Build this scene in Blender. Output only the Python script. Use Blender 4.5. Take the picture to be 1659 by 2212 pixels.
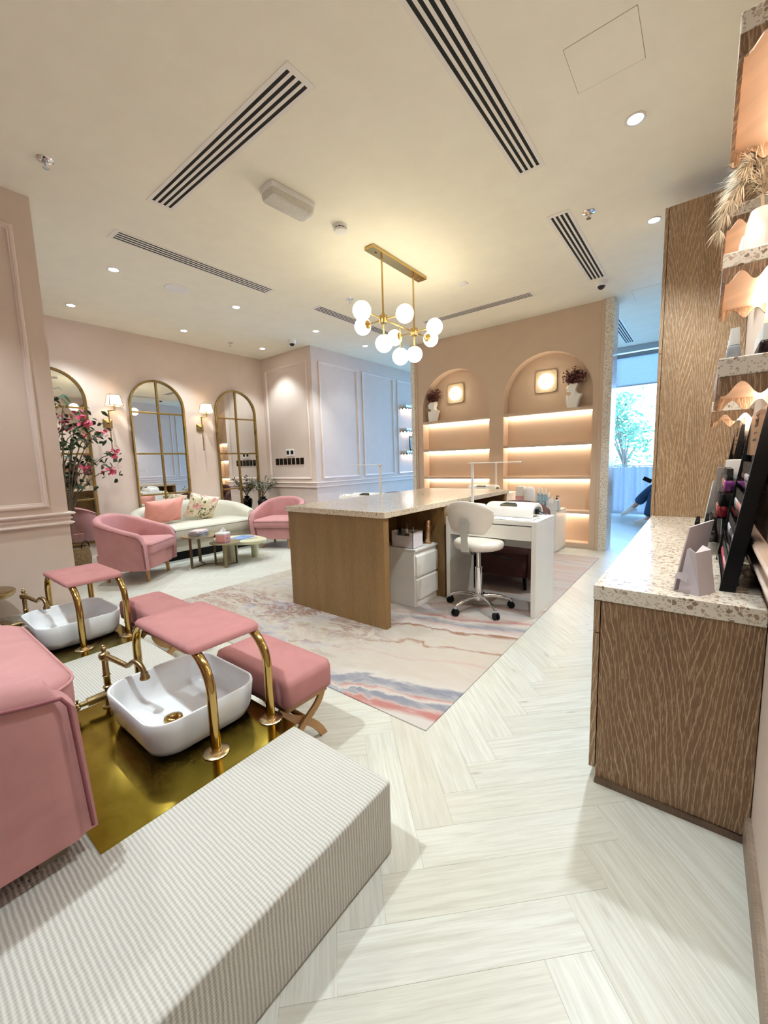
import bpy, bmesh, math, random
from mathutils import Vector, Matrix, Quaternion
R = math.radians
PI = math.pi
rnd = random.Random(7)
SC = bpy.context.scene
COL = SC.collection
for o in list(bpy.data.objects):
    bpy.data.objects.remove(o)

# ------------------------------------------------------------------ camera
CAM_H, F_PX, YAW, PITCH, ROLL = 1.22, 876.7, R(38.26585), R(7.00216), R(-1.73057)
fw = Vector((-math.sin(YAW) * math.cos(PITCH), math.cos(YAW) * math.cos(PITCH), -math.sin(PITCH)))
rt0 = Vector((math.cos(YAW), math.sin(YAW), 0))
up0 = rt0.cross(fw)
rt = rt0 * math.cos(ROLL) + up0 * math.sin(ROLL)
up = -rt0 * math.sin(ROLL) + up0 * math.cos(ROLL)
cd = bpy.data.cameras.new('camera')
cd.sensor_fit = 'VERTICAL'; cd.sensor_height = 36.0; cd.lens = F_PX / 2212 * 36.0
cd.clip_start = 0.02; cd.clip_end = 200
cam = bpy.data.objects.new('camera', cd); COL.objects.link(cam)
cam.matrix_world = Matrix(((rt.x, up.x, -fw.x, 0), (rt.y, up.y, -fw.y, 0), (rt.z, up.z, -fw.z, CAM_H), (0, 0, 0, 1)))
SC.camera = cam

# ------------------------------------------------------------------ sky, light levels, exposure
SKY_COL, SKY_STR = (0.26, 0.53, 1.0), 8.4
DOWN_W, DOWN_COL = 52.0, (1.0, 1.13, 1.18)
GLOBE_STR, GLOBE_COL = 5.2, (1.0, 0.88, 0.62)
LED_STR, LED_COL = 22.0, (1.0, 0.90, 0.74)
EXPOSURE = 1.12
w = bpy.data.worlds.new('daylight'); SC.world = w; w.use_nodes = True
w.node_tree.nodes['Background'].inputs[0].default_value = (*SKY_COL, 1)
w.node_tree.nodes['Background'].inputs[1].default_value = SKY_STR
SC.view_settings.view_transform = 'Standard'
try: SC.view_settings.look = 'None'
except Exception: pass
SC.view_settings.exposure = EXPOSURE; SC.view_settings.gamma = 1.0
SC.view_settings.use_curve_mapping = False
SC.cycles.use_denoising = True
SC.cycles.max_bounces = 7; SC.cycles.diffuse_bounces = 4; SC.cycles.glossy_bounces = 3
SC.cycles.use_adaptive_sampling = True; SC.cycles.adaptive_threshold = 0.05; SC.cycles.adaptive_min_samples = 12
SC.cycles.transmission_bounces = 4; SC.cycles.transparent_max_bounces = 12
SC.cycles.sample_clamp_indirect = 6.0
SC.cycles.caustics_reflective = False; SC.cycles.caustics_refractive = False
SC.cycles.blur_glossy = 0.6
# portal at the shop window: guides sampling of the daylight that comes through the glass
pl = bpy.data.lights.new('window_portal', 'AREA'); pl.shape = 'RECTANGLE'; pl.size = 5.1; pl.size_y = 3.3
pl.cycles.is_portal = True
po = bpy.data.objects.new('window_portal', pl); COL.objects.link(po)
po.location = (-2.42, 9.95, 1.68); po.rotation_euler = (R(-90), 0, 0)

# ------------------------------------------------------------------ helpers
def tag(o, label=None, cat=None, group=None, kind=None):
    if label: o['label'] = label
    if cat: o['category'] = cat
    if group: o['group'] = group
    if kind: o['kind'] = kind
    return o

def thing(name, label, cat, loc=(0, 0, 0), rz=0.0, group=None):
    o = bpy.data.objects.new(name, None); COL.objects.link(o)
    o.empty_display_size = 0.1
    o.location = loc; o.rotation_euler = (0, 0, rz)
    return tag(o, label, cat, group)

def copy_tree(o, parent=None):
    c = o.copy(); COL.objects.link(c)
    if parent is not None: c.parent = parent
    for ch in list(o.children): copy_tree(ch, c)
    return c

def dup(root, loc, rz=None, label=None, group=None):
    c = copy_tree(root); c.location = loc
    if rz is not None: c.rotation_euler = (0, 0, rz)
    if label: c['label'] = label
    if group: c['group'] = group
    return c

class MB:
    """collects geometry for ONE mesh object"""
    def __init__(s): s.v = []; s.f = []; s.m = []; s.uv = {}
    def add(s, vs, fs, mi=0):
        b = len(s.v); s.v += [tuple(p) for p in vs]
        for f in fs: s.f.append(tuple(b + i for i in f)); s.m.append(mi)
        return s
    def box(s, x0, x1, y0, y1, z0, z1, mi=0):
        if x0 > x1: x0, x1 = x1, x0
        if y0 > y1: y0, y1 = y1, y0
        if z0 > z1: z0, z1 = z1, z0
        return s.add([(x0, y0, z0), (x1, y0, z0), (x1, y1, z0), (x0, y1, z0), (x0, y0, z1), (x1, y0, z1), (x1, y1, z1), (x0, y1, z1)],
                     [(0, 3, 2, 1), (4, 5, 6, 7), (0, 1, 5, 4), (1, 2, 6, 5), (2, 3, 7, 6), (3, 0, 4, 7)], mi)
    def prism(s, poly, a, b, axis='z', mi=0):
        """extrude a 2D polygon: axis z -> (x,y), axis y -> (x,z), axis x -> (y,z)"""
        n = len(poly)
        def P(p, t):
            return {'z': (p[0], p[1], t), 'y': (p[0], t, p[1]), 'x': (t, p[0], p[1])}[axis]
        vs = [P(p, a) for p in poly] + [P(p, b) for p in poly]
        fs = [tuple(range(n)), tuple(range(2 * n - 1, n - 1, -1))]
        fs += [(i, n + i, n + (i + 1) % n, (i + 1) % n) for i in range(n)]
        return s.add(vs, fs, mi)
    def cyl(s, p0, p1, r0, r1=None, n=16, mi=0):
        r1 = r0 if r1 is None else r1
        p0, p1 = Vector(p0), Vector(p1); d = (p1 - p0).normalized()
        u = d.orthogonal().normalized(); w_ = d.cross(u)
        vs = []
        for p, r in ((p0, r0), (p1, r1)):
            for i in range(n):
                a = 2 * PI * i / n
                vs.append(p + (u * math.cos(a) + w_ * math.sin(a)) * r)
        fs = [(i, (i + 1) % n, n + (i + 1) % n, n + i) for i in range(n)]
        fs += [tuple(range(n - 1, -1, -1)), tuple(range(n, 2 * n))]
        return s.add(vs, fs, mi)
    def tube(s, pts, r, n=10, closed=False, mi=0):
        pts = [Vector(p) for p in pts]; m = len(pts)
        rr = r if isinstance(r, (list, tuple)) else [r] * m
        tan = []
        for i in range(m):
            a = pts[(i - 1) % m] if (closed or i > 0) else pts[i]
            b = pts[(i + 1) % m] if (closed or i < m - 1) else pts[i]
            tan.append((b - a).normalized())
        u = tan[0].orthogonal().normalized(); vs = []
        for i in range(m):
            if i: u = (tan[i - 1].rotation_difference(tan[i]) @ u)
            u = (u - tan[i] * u.dot(tan[i])).normalized(); w_ = tan[i].cross(u)
            for k in range(n):
                a = 2 * PI * k / n
                vs.append(pts[i] + (u * math.cos(a) + w_ * math.sin(a)) * rr[i])
        fs = []
        for i in range(m if closed else m - 1):
            j = (i + 1) % m
            for k in range(n):
                fs.append((i * n + k, i * n + (k + 1) % n, j * n + (k + 1) % n, j * n + k))
        if not closed:
            fs.append(tuple(range(n - 1, -1, -1))); fs.append(tuple((m - 1) * n + k for k in range(n)))
        return s.add(vs, fs, mi)
    def lathe(s, prof, c=(0, 0, 0), n=24, mi=0):
        vs = []; fs = []; m = len(prof)
        for (r, z) in prof:
            for k in range(n):
                a = 2 * PI * k / n
                vs.append((c[0] + max(r, 1e-4) * math.cos(a), c[1] + max(r, 1e-4) * math.sin(a), c[2] + z))
        for i in range(m - 1):
            for k in range(n):
                fs.append((i * n + k, i * n + (k + 1) % n, (i + 1) * n + (k + 1) % n, (i + 1) * n + k))
        fs.append(tuple(range(n - 1, -1, -1))); fs.append(tuple((m - 1) * n + k for k in range(n)))
        return s.add(vs, fs, mi)
    def ball(s, c, r, n=20, m=12, sc=(1, 1, 1), mi=0):
        prof = [(math.sin(PI * i / m), -math.cos(PI * i / m)) for i in range(m + 1)]
        vs = []; fs = []
        for (q, z) in prof:
            for k in range(n):
                a = 2 * PI * k / n
                vs.append((c[0] + r * sc[0] * max(q, 1e-3) * math.cos(a), c[1] + r * sc[1] * max(q, 1e-3) * math.sin(a), c[2] + r * sc[2] * z))
        for i in range(m):
            for k in range(n):
                fs.append((i * n + k, i * n + (k + 1) % n, (i + 1) * n + (k + 1) % n, (i + 1) * n + k))
        return s.add(vs, fs, mi)
    def grid(s, fn, nu, nv, closed_u=False, mi=0):
        vs = [fn(i / (nu if closed_u else nu - 1), j / (nv - 1)) for j in range(nv) for i in range(nu)]
        fs = []
        for j in range(nv - 1):
            for i in range(nu if closed_u else nu - 1):
                fs.append((j * nu + i, j * nu + (i + 1) % nu, (j + 1) * nu + (i + 1) % nu, (j + 1) * nu + i))
        return s.add(vs, fs, mi)
    def loops(s, loops, closed=True, mi=0, cap=True):
        n = len(loops[0]); vs = [p for l in loops for p in l]; fs = []
        for j in range(len(loops) - 1):
            for i in range(n if closed else n - 1):
                fs.append((j * n + i, j * n + (i + 1) % n, (j + 1) * n + (i + 1) % n, (j + 1) * n + i))
        if cap:
            fs.append(tuple(range(n - 1, -1, -1))); fs.append(tuple((len(loops) - 1) * n + k for k in range(n)))
        return s.add(vs, fs, mi)
    def xform(s, M):
        s.v = [tuple(M @ Vector(p)) for p in s.v]; return s
    def mesh(s, name, mats, smooth=None):
        me = bpy.data.meshes.new(name); me.from_pydata(s.v, [], s.f)
        for m in (mats if isinstance(mats, (list, tuple)) else [mats]): me.materials.append(m)
        if any(s.m): me.polygons.foreach_set('material_index', s.m)
        bm = bmesh.new(); bm.from_mesh(me); bmesh.ops.recalc_face_normals(bm, faces=bm.faces); bm.to_mesh(me); bm.free()
        if smooth is not None:
            me.polygons.foreach_set('use_smooth', [True] * len(me.polygons))
            me.set_sharp_from_angle(angle=R(smooth))
        me.update(); return me
    def build(s, name, mats, parent=None, smooth=None, bevel=None, seg=2, sub=0, loc=None, rot=None):
        o = bpy.data.objects.new(name, s.mesh(name, mats, smooth)); COL.objects.link(o)
        if parent is not None: o.parent = parent
        if loc is not None: o.location = loc
        if rot is not None: o.rotation_euler = rot
        if bevel:
            b = o.modifiers.new('bevel', 'BEVEL'); b.width = bevel; b.segments = seg; b.limit_method = 'ANGLE'; b.angle_limit = R(35)
            if smooth is None:
                o.data.polygons.foreach_set('use_smooth', [True] * len(o.data.polygons)); o.data.set_sharp_from_angle(angle=R(50))
                b.harden_normals = True
        if sub:
            q = o.modifiers.new('subsurf', 'SUBSURF'); q.levels = sub; q.render_levels = sub
        return o

def structure(o, label=None):
    o['kind'] = 'structure'
    if label: o['label'] = label
    return o

def arc(cx, cz, r, a0, a1, n):
    return [(cx + r * math.cos(a0 + (a1 - a0) * i / n), cz + r * math.sin(a0 + (a1 - a0) * i / n)) for i in range(n + 1)]

def rrect(x0, x1, y0, y1, r, n=5):
    p = []
    for cx, cy, a in ((x1 - r, y1 - r, 0), (x0 + r, y1 - r, 90), (x0 + r, y0 + r, 180), (x1 - r, y0 + r, 270)):
        for i in range(n + 1):
            t = R(a + 90 * i / n); p.append((cx + r * math.cos(t), cy + r * math.sin(t)))
    return p

def bez(p0, p1, p2, p3, n=10):
    p0, p1, p2, p3 = map(Vector, (p0, p1, p2, p3)); out = []
    for i in range(n + 1):
        t = i / n; u = 1 - t
        out.append(p0 * u ** 3 + p1 * 3 * u * u * t + p2 * 3 * u * t * t + p3 * t ** 3)
    return out

# ------------------------------------------------------------------ materials
class NT:
    def __init__(s, name):
        s.mat = bpy.data.materials.new(name); s.mat.use_nodes = True; s.t = s.mat.node_tree
        s.b = s.t.nodes['Principled BSDF']; s.out = s.t.nodes['Material Output']
    def n(s, ty, ins=None, **kw):
        q = s.t.nodes.new(ty)
        for k, v in kw.items(): setattr(q, k, v)
        for k, v in (ins or {}).items(): s.set(q.inputs[k], v)
        return q
    def set(s, sock, v):
        if hasattr(v, 'is_output') or isinstance(v, bpy.types.NodeSocket): s.t.links.new(v, sock)
        elif isinstance(v, (tuple, list)) and len(v) == 3 and sock.type == 'RGBA': sock.default_value = (*v, 1)
        else: sock.default_value = v
    def p(s, **kw):
        for k, v in kw.items(): s.set(s.b.inputs[k.replace('_', ' ')], v)
    def math(s, op, a, b=0.0, clamp=False):
        q = s.n('ShaderNodeMath', operation=op, use_clamp=clamp); s.set(q.inputs[0], a); s.set(q.inputs[1], b); return q.outputs[0]
    def mix(s, f, a, b, blend='MIX'):
        q = s.n('ShaderNodeMix', data_type='RGBA', blend_type=blend); s.set(q.inputs[0], f); s.set(q.inputs[6], a); s.set(q.inputs[7], b); return q.outputs[2]
    def ramp(s, f, stops, interp='LINEAR'):
        q = s.n('ShaderNodeValToRGB'); cr = q.color_ramp; cr.interpolation = interp
        while len(cr.elements) > 1: cr.elements.remove(cr.elements[-1])
        cr.elements[0].position = stops[0][0]; cr.elements[0].color = (*stops[0][1], 1)
        for pos, c in stops[1:]:
            e = cr.elements.new(pos); e.color = (*c, 1)
        s.set(q.inputs[0], f); return q.outputs[0]
    def coord(s, kind='Object', scale=(1, 1, 1), loc=(0, 0, 0)):
        t = s.n('ShaderNodeTexCoord'); m = s.n('ShaderNodeMapping', {'Scale': scale, 'Location': loc}); s.t.links.new(t.outputs[kind], m.inputs[0]); return m.outputs[0]
    def noise(s, vec, scale=5, detail=3, rough=.5, dist=0.0):
        return s.n('ShaderNodeTexNoise', {'Vector': vec, 'Scale': scale, 'Detail': detail, 'Roughness': rough, 'Distortion': dist}).outputs[0]
    def bump(s, h, strength=.3, dist=.01):
        q = s.n('ShaderNodeBump', {'Height': h, 'Strength': strength, 'Distance': dist}); s.t.links.new(q.outputs[0], s.b.inputs['Normal'])

def srgb(r, g, b):
    f = lambda c: (c / 255 / 12.92) if c / 255 <= .04045 else ((c / 255 + .055) / 1.055) ** 2.4
    return (f(r), f(g), f(b))

def plain(name, col, rough=.5, metal=0.0, spec=.5, var=0.0, vscale=6, bump=0.0, bscale=200, coat=0.0, emit=None, es=0.0, sheen=0.0, sheen_tint=(1, 1, 1)):
    t = NT(name); t.p(Roughness=rough, Metallic=metal); t.b.inputs['Specular IOR Level'].default_value = spec
    v = t.coord()
    f = t.noise(v, vscale, 3)
    d = tuple(max(0, c * (1 - var)) for c in col); e = tuple(min(1, c * (1 + var * .5)) for c in col)
    t.p(Base_Color=t.ramp(f, [(.35, d), (.65, e)]))
    if bump: t.bump(t.noise(v, bscale, 2), bump, .002)
    if coat: t.b.inputs['Coat Weight'].default_value = coat; t.b.inputs['Coat Roughness'].default_value = .08
    if emit: t.p(Emission_Color=emit, Emission_Strength=es)
    if sheen:
        t.b.inputs['Sheen Weight'].default_value = sheen; t.b.inputs['Sheen Roughness'].default_value = .35
        t.p(Sheen_Tint=sheen_tint)
    return t.mat

def glow(name, col, strength):
    t = NT(name); t.p(Base_Color=(.9, .9, .88), Roughness=.4, Emission_Color=col, Emission_Strength=strength); return t.mat

def velvet(name, col, dark=.82):
    t = NT(name); v = t.coord(scale=(1, 1, 1))
    f = t.noise(v, 5, 4, .6, .6); g = t.noise(v, 420, 2)
    c = t.ramp(f, [(.3, tuple(x * dark for x in col)), (.7, col)])
    t.p(Base_Color=c, Roughness=.85, Sheen_Weight=.22, Sheen_Roughness=.35, Sheen_Tint=tuple(min(1, x * 1.1 + .1) for x in col))
    t.b.inputs['Specular IOR Level'].default_value = .2
    t.bump(g, .12, .002); return t.mat

def oak(name, base, line, seed=0.0, period=.22, off=0.0, sgn=-1.0, lines=.8, rate=9.0, slope=8.0):
    """limed veneer: cathedral lines (v or arch shaped, repeating sideways) and short pale pores; grain runs along z"""
    t = NT(name)
    tc = t.n('ShaderNodeTexCoord'); sp = t.n('ShaderNodeSeparateXYZ'); t.t.links.new(tc.outputs['Object'], sp.inputs[0])
    z = sp.outputs[2]; hor = t.math('ADD', t.math('ADD', sp.outputs[0], sp.outputs[1]), off)
    vec = lambda a, b: t.n('ShaderNodeCombineXYZ', {0: t.math('MULTIPLY', hor, a), 1: seed, 2: t.math('MULTIPLY', z, b)}).outputs[0]
    tri = t.math('PINGPONG', hor, period)
    f = t.math('ADD', t.math('MULTIPLY', tri, slope), t.math('MULTIPLY', z, sgn))
    f = t.math('ADD', f, t.math('MULTIPLY', t.math('SUBTRACT', t.noise(vec(4.5, .9), 1.0, 2), .5), 1.5))
    f = t.math('ADD', f, t.math('MULTIPLY', t.math('SUBTRACT', t.noise(vec(70, 22), 1.0, 2), .5), .07))
    ring = t.math('FRACT', t.math('MULTIPLY', f, rate))
    l1 = t.ramp(ring, [(0.0, (0, 0, 0)), (.72, (0, 0, 0)), (.83, (1, 1, 1)), (.87, (1, 1, 1)), (.97, (0, 0, 0))])
    mask = t.ramp(t.noise(vec(7, .8), 1.0, 2), [(.30, (.35, .35, .35)), (.50, (1, 1, 1))])
    pores = t.ramp(t.noise(vec(330, 26), 1.0, 2, .6), [(.53, (0, 0, 0)), (.63, (1, 1, 1))])
    tone = t.ramp(t.noise(vec(11, .9), 1.0, 3), [(.3, tuple(c * .84 for c in base)), (.7, tuple(c * 1.10 for c in base))])
    a = t.math('MULTIPLY', t.math('MULTIPLY', l1, mask), t.math('ADD', t.math('MULTIPLY', pores, .35), .65))
    g = t.math('MULTIPLY', t.math('MAXIMUM', a, t.math('MULTIPLY', pores, .42)), lines, True)
    t.p(Base_Color=t.mix(g, tone, line), Roughness=.55)
    return t.mat

def terrazzo(name, base, chips, scale=55, amount=.42, rough=.18):
    t = NT(name); v = t.coord()
    def layer(sc, lo, thr, off):
        v2 = t.coord(loc=(off, off * .7, off * 1.3))
        e = t.n('ShaderNodeTexVoronoi', {'Vector': v2, 'Scale': sc}, feature='DISTANCE_TO_EDGE').outputs['Distance']
        c = t.n('ShaderNodeTexVoronoi', {'Vector': v2, 'Scale': sc}, feature='F1').outputs['Color']
        s = t.n('ShaderNodeSeparateColor', {0: c})
        m = t.math('MULTIPLY', t.math('GREATER_THAN', e, lo), t.math('LESS_THAN', s.outputs[0], thr))
        return m, s.outputs[1]
    m1, r1 = layer(scale, .10, amount, 0.0); m2, r2 = layer(scale * 2.1, .12, amount * .8, 3.1)
    cc = t.ramp(r1, [(i / max(1, len(chips) - 1), c) for i, c in enumerate(chips)])
    c2 = t.ramp(r2, [(i / max(1, len(chips) - 1), c) for i, c in enumerate(chips)])
    bs = t.ramp(t.noise(v, 9, 3), [(.3, tuple(c * .93 for c in base)), (.7, base)])
    col = t.mix(m1, t.mix(t.math('MULTIPLY', m2, .8), bs, c2), cc)
    t.p(Base_Color=col, Roughness=rough); t.b.inputs['Coat Weight'].default_value = .3; t.b.inputs['Coat Roughness'].default_value = .06
    return t.mat

def metal(name, col, rough=.2, var=.15, aniso=0.0):
    t = NT(name); v = t.coord()
    t.p(Base_Color=col, Metallic=1.0)
    t.p(Roughness=t.math('ADD', rough, t.math('MULTIPLY', t.math('SUBTRACT', t.noise(v, 14, 3), .5), var)))
    return t.mat

MAT = {}
MAT['ceil'] = plain('ceiling_paint', srgb(247, 243, 226), .85, var=.02, bump=.05, bscale=140)
MAT['wall'] = plain('blush_wall_paint', srgb(219, 201, 188), .7, var=.02, bump=.03)
MAT['mould'] = plain('blush_moulding_paint', srgb(232, 215, 204), .5, var=.02)
MAT['book'] = plain('clay_pink_lacquer', srgb(206, 182, 159), .5, var=.02)
MAT['white'] = plain('white_paint', srgb(240, 239, 236), .45, var=.02)
MAT['lam'] = plain('white_laminate', srgb(238, 235, 228), .3, var=.02)
MAT['gap'] = plain('dark_shadow_gap', (.012, .011, .010), .8, var=.1)
MAT['black'] = plain('black_plastic', (.008, .008, .009), .4, var=.15, spec=.18)
MAT['blackgloss'] = plain('black_glaze', (.012, .010, .010), .08, var=.15)
MAT['chrome'] = metal('chrome', (.82, .82, .83), .08, .06)
MAT['steel'] = metal('brushed_steel', (.62, .62, .60), .32, .15)
MAT['brass'] = metal('satin_brass', (.62, .43, .17), .24, .12)
MAT['brasstube'] = metal('polished_brass_tube', (.52, .35, .12), .16, .1)
MAT['antique'] = metal('antique_brass', (.42, .31, .15), .3, .2)
MAT['bronze'] = metal('bronze_frame', (.36, .25, .09), .3, .2)
MAT['ceramic'] = plain('white_ceramic', srgb(246, 249, 251), .07, var=.01)
MAT['globe'] = glow('opal_glass_globe', GLOBE_COL, GLOBE_STR)
MAT['lamp'] = glow('downlight_lens', (1.0, .97, .95), 26.0)
MAT['led'] = glow('led_strip', LED_COL, LED_STR)
MAT['pink'] = velvet('rose_velvet', srgb(195, 142, 141))
MAT['pinkdeep'] = velvet('dusty_rose_velvet', srgb(190, 132, 130))
MAT['piping'] = velvet('shaded_rose_piping', srgb(148, 92, 96))  # darker than the velvet: the groove's shadow is put into the cord colour
MAT['brownvelvet'] = velvet('mauve_brown_velvet', srgb(98, 66, 62))
MAT['cream'] = velvet('cream_boucle', srgb(202, 197, 182), .93)
MAT['oakdark'] = oak('limed_oak_side', srgb(128, 97, 70), srgb(206, 176, 140), 5.3, .30, .003 - 1.576, -1.0, .9, 7.0)
MAT['oakcab'] = oak('limed_oak_tall', srgb(146, 116, 84), srgb(222, 200, 170), 9.7, .085, .04, 1.0, .85, 7.0, 9.0)
MAT['oakunder'] = oak('peach_oak_board', srgb(214, 178, 148), srgb(226, 196, 168), 3.3, .12, 0, 1.0, .4)
MAT['oakisl'] = oak('oak_island', srgb(136, 105, 64), srgb(178, 142, 96), 2.2, .16, .1, 1.0, .55, 7.0)
MAT['woodleg'] = oak('beech_leg', srgb(176, 134, 88), srgb(200, 160, 112), 1.0, .1, 0, 1.0, .5)
MAT['plinth'] = oak('plinth_wood', srgb(100, 80, 64), srgb(136, 112, 92), 4.0, .1, 0, 1.0, .4)
MAT['basewood'] = oak('skirting_wood', srgb(150, 130, 113), srgb(188, 170, 152), 8.0, .1, 0, 1.0, .6)
TZ_CH = [srgb(150, 126, 102), srgb(184, 164, 142), srgb(204, 192, 174), srgb(166, 146, 126), srgb(128, 106, 86)]
MAT['terrazzo'] = terrazzo('terrazzo_counter', srgb(228, 220, 206), TZ_CH, 72, .36)
MAT['terrazzo2'] = terrazzo('terrazzo_island', srgb(224, 208, 184), TZ_CH, 105, .34)
MAT['terrazzo3'] = terrazzo('terrazzo_jamb', srgb(232, 226, 214), TZ_CH, 95, .34, .35)

def gold_panel():
    t = NT('polished_gold_sheet'); v = t.coord()
    sm = t.noise(v, 7, 5, .6, 1.5)
    t.p(Base_Color=t.ramp(sm, [(.3, (.32, .245, .03)), (.75, (.46, .36, .055))]), Metallic=1.0)
    t.p(Roughness=t.ramp(sm, [(.35, (.10, .10, .10)), (.8, (.24, .24, .24))]))
    return t.mat
MAT['goldsheet'] = gold_panel()

def mirror_glass():
    t = NT('mirror_glass'); t.p(Base_Color=(.86, .87, .86), Metallic=1.0, Roughness=.015); return t.mat
MAT['mirror'] = mirror_glass()

def clear_glass(name, tint=(1, 1, 1), gl=.08, rough=.02):
    t = NT(name); t.t.nodes.remove(t.b)
    a = t.n('ShaderNodeBsdfTransparent', {'Color': tint}); g = t.n('ShaderNodeBsdfGlossy', {'Color': (1, 1, 1), 'Roughness': rough})
    fz = t.n('ShaderNodeFresnel', {'IOR': 1.45}); m = t.n('ShaderNodeMixShader', {0: t.math('ADD', fz.outputs[0], gl)})
    t.t.links.new(a.outputs[0], m.inputs[1]); t.t.links.new(g.outputs[0], m.inputs[2]); t.t.links.new(m.outputs[0], t.out.inputs[0])
    return t.mat
MAT['glass'] = clear_glass('window_glass', (.96, .99, 1.0), 0.0)
MAT['acrylic'] = clear_glass('clear_acrylic', (.975, .98, .99), .01)

def cloth_trans(name, col, amt=.5):
    t = NT(name); t.p(Base_Color=t.ramp(t.noise(t.coord(), 30, 3), [(.35, tuple(c * .9 for c in col)), (.65, col)]), Roughness=.9)
    tr = t.n('ShaderNodeBsdfTranslucent', {'Color': col}); m = t.n('ShaderNodeMixShader', {0: amt})
    t.t.links.new(t.b.outputs[0], m.inputs[1]); t.t.links.new(tr.outputs[0], m.inputs[2]); t.t.links.new(m.outputs[0], t.out.inputs[0]); return t.mat

def carpet():
    t = NT('ribbed_wool_carpet')
    tc = t.n('ShaderNodeTexCoord'); sp = t.n('ShaderNodeSeparateXYZ'); t.t.links.new(tc.outputs['Object'], sp.inputs[0])
    wob = t.math('MULTIPLY', t.math('SUBTRACT', t.noise(tc.outputs['Object'], 30, 2), .5), .004)
    rib = t.math('SINE', t.math('MULTIPLY', t.math('ADD', sp.outputs[1], wob), 2 * PI / .0105))
    along = t.math('ADD', sp.outputs[0], sp.outputs[2])
    knot = t.math('SINE', t.math('MULTIPLY', t.math('ADD', along, wob), 2 * PI / .0085))
    h = t.math('ADD', t.math('MULTIPLY', rib, .36), t.math('MULTIPLY', knot, .14)); h = t.math('ADD', h, .5)
    fib = t.noise(tc.outputs['Object'], 500, 2)
    c = t.ramp(h, [(.05, srgb(176, 171, 162)), (.45, srgb(196, 193, 185)), (.9, srgb(211, 209, 203))])
    t.p(Base_Color=t.mix(.15, c, t.ramp(fib, [(.3, srgb(166, 159, 148)), (.7, srgb(213, 211, 206))])), Roughness=.95)
    t.b.inputs['Specular IOR Level'].default_value = .1
    t.bump(h, .38, .005); return t.mat
MAT['carpet'] = carpet()

def plank_mat():
    t = NT('pale_oak_plank')
    uv = t.n('ShaderNodeTexCoord').outputs['UV']
    oi = t.n('ShaderNodeObjectInfo').outputs['Random']; isl = t.n('ShaderNodeNewGeometry').outputs['Random Per Island']
    rr = t.math('FRACT', t.math('ADD', t.math('MULTIPLY', oi, 7.13), t.math('MULTIPLY', isl, 3.7)))
    off = t.n('ShaderNodeCombineXYZ', {0: t.math('MULTIPLY', rr, 37.0), 1: t.math('MULTIPLY', rr, 91.0), 2: 0.0})
    ad = t.n('ShaderNodeVectorMath', {0: uv, 1: off.outputs[0]}, operation='ADD').outputs[0]
    m1 = t.n('ShaderNodeMapping', {'Vector': ad, 'Scale': (3.2, 62, 1)}).outputs[0]
    m2 = t.n('ShaderNodeMapping', {'Vector': ad, 'Scale': (8, 190, 1)}).outputs[0]
    m3 = t.n('ShaderNodeMapping', {'Vector': ad, 'Scale': (1.6, 6, 1)}).outputs[0]
    g1 = t.noise(m1, 1.0, 5, .62, .35); g2 = t.noise(m2, 1.0, 3, .6); g3 = t.noise(m3, 1.0, 3, .5)
    kn = t.n('ShaderNodeTexVoronoi', {'Vector': t.n('ShaderNodeMapping', {'Vector': ad, 'Scale': (2.4, 9, 1)}).outputs[0], 'Scale': 1.0}, feature='F1').outputs['Distance']
    base = t.ramp(rr, [(0, srgb(205, 204, 193)), (.35, srgb(212, 212, 203)), (.7, srgb(208, 207, 196)), (1, srgb(201, 198, 184))])
    c = t.mix(t.ramp(g1, [(.42, (0, 0, 0)), (.62, (.55, .55, .55)), (.78, (.95, .95, .95))]), base, srgb(184, 179, 165))
    c = t.mix(t.math('MULTIPLY', t.ramp(g2, [(.5, (0, 0, 0)), (.72, (1, 1, 1))]), .35), c, srgb(172, 166, 152))
    c = t.mix(t.math('MULTIPLY', t.ramp(g3, [(.52, (0, 0, 0)), (.75, (1, 1, 1))]), .4), c, srgb(194, 193, 187))
    c = t.mix(t.math('MULTIPLY', t.ramp(kn, [(0, (1, 1, 1)), (.09, (0, 0, 0))]), .55), c, srgb(128, 108, 88))
    t.p(Base_Color=c, Roughness=t.math('ADD', .27, t.math('MULTIPLY', g1, .16)))
    return t.mat
MAT['plank'] = plank_mat()
MAT['subfloor'] = plain('joint_filler', srgb(216, 210, 198), .8, var=.05)

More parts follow.
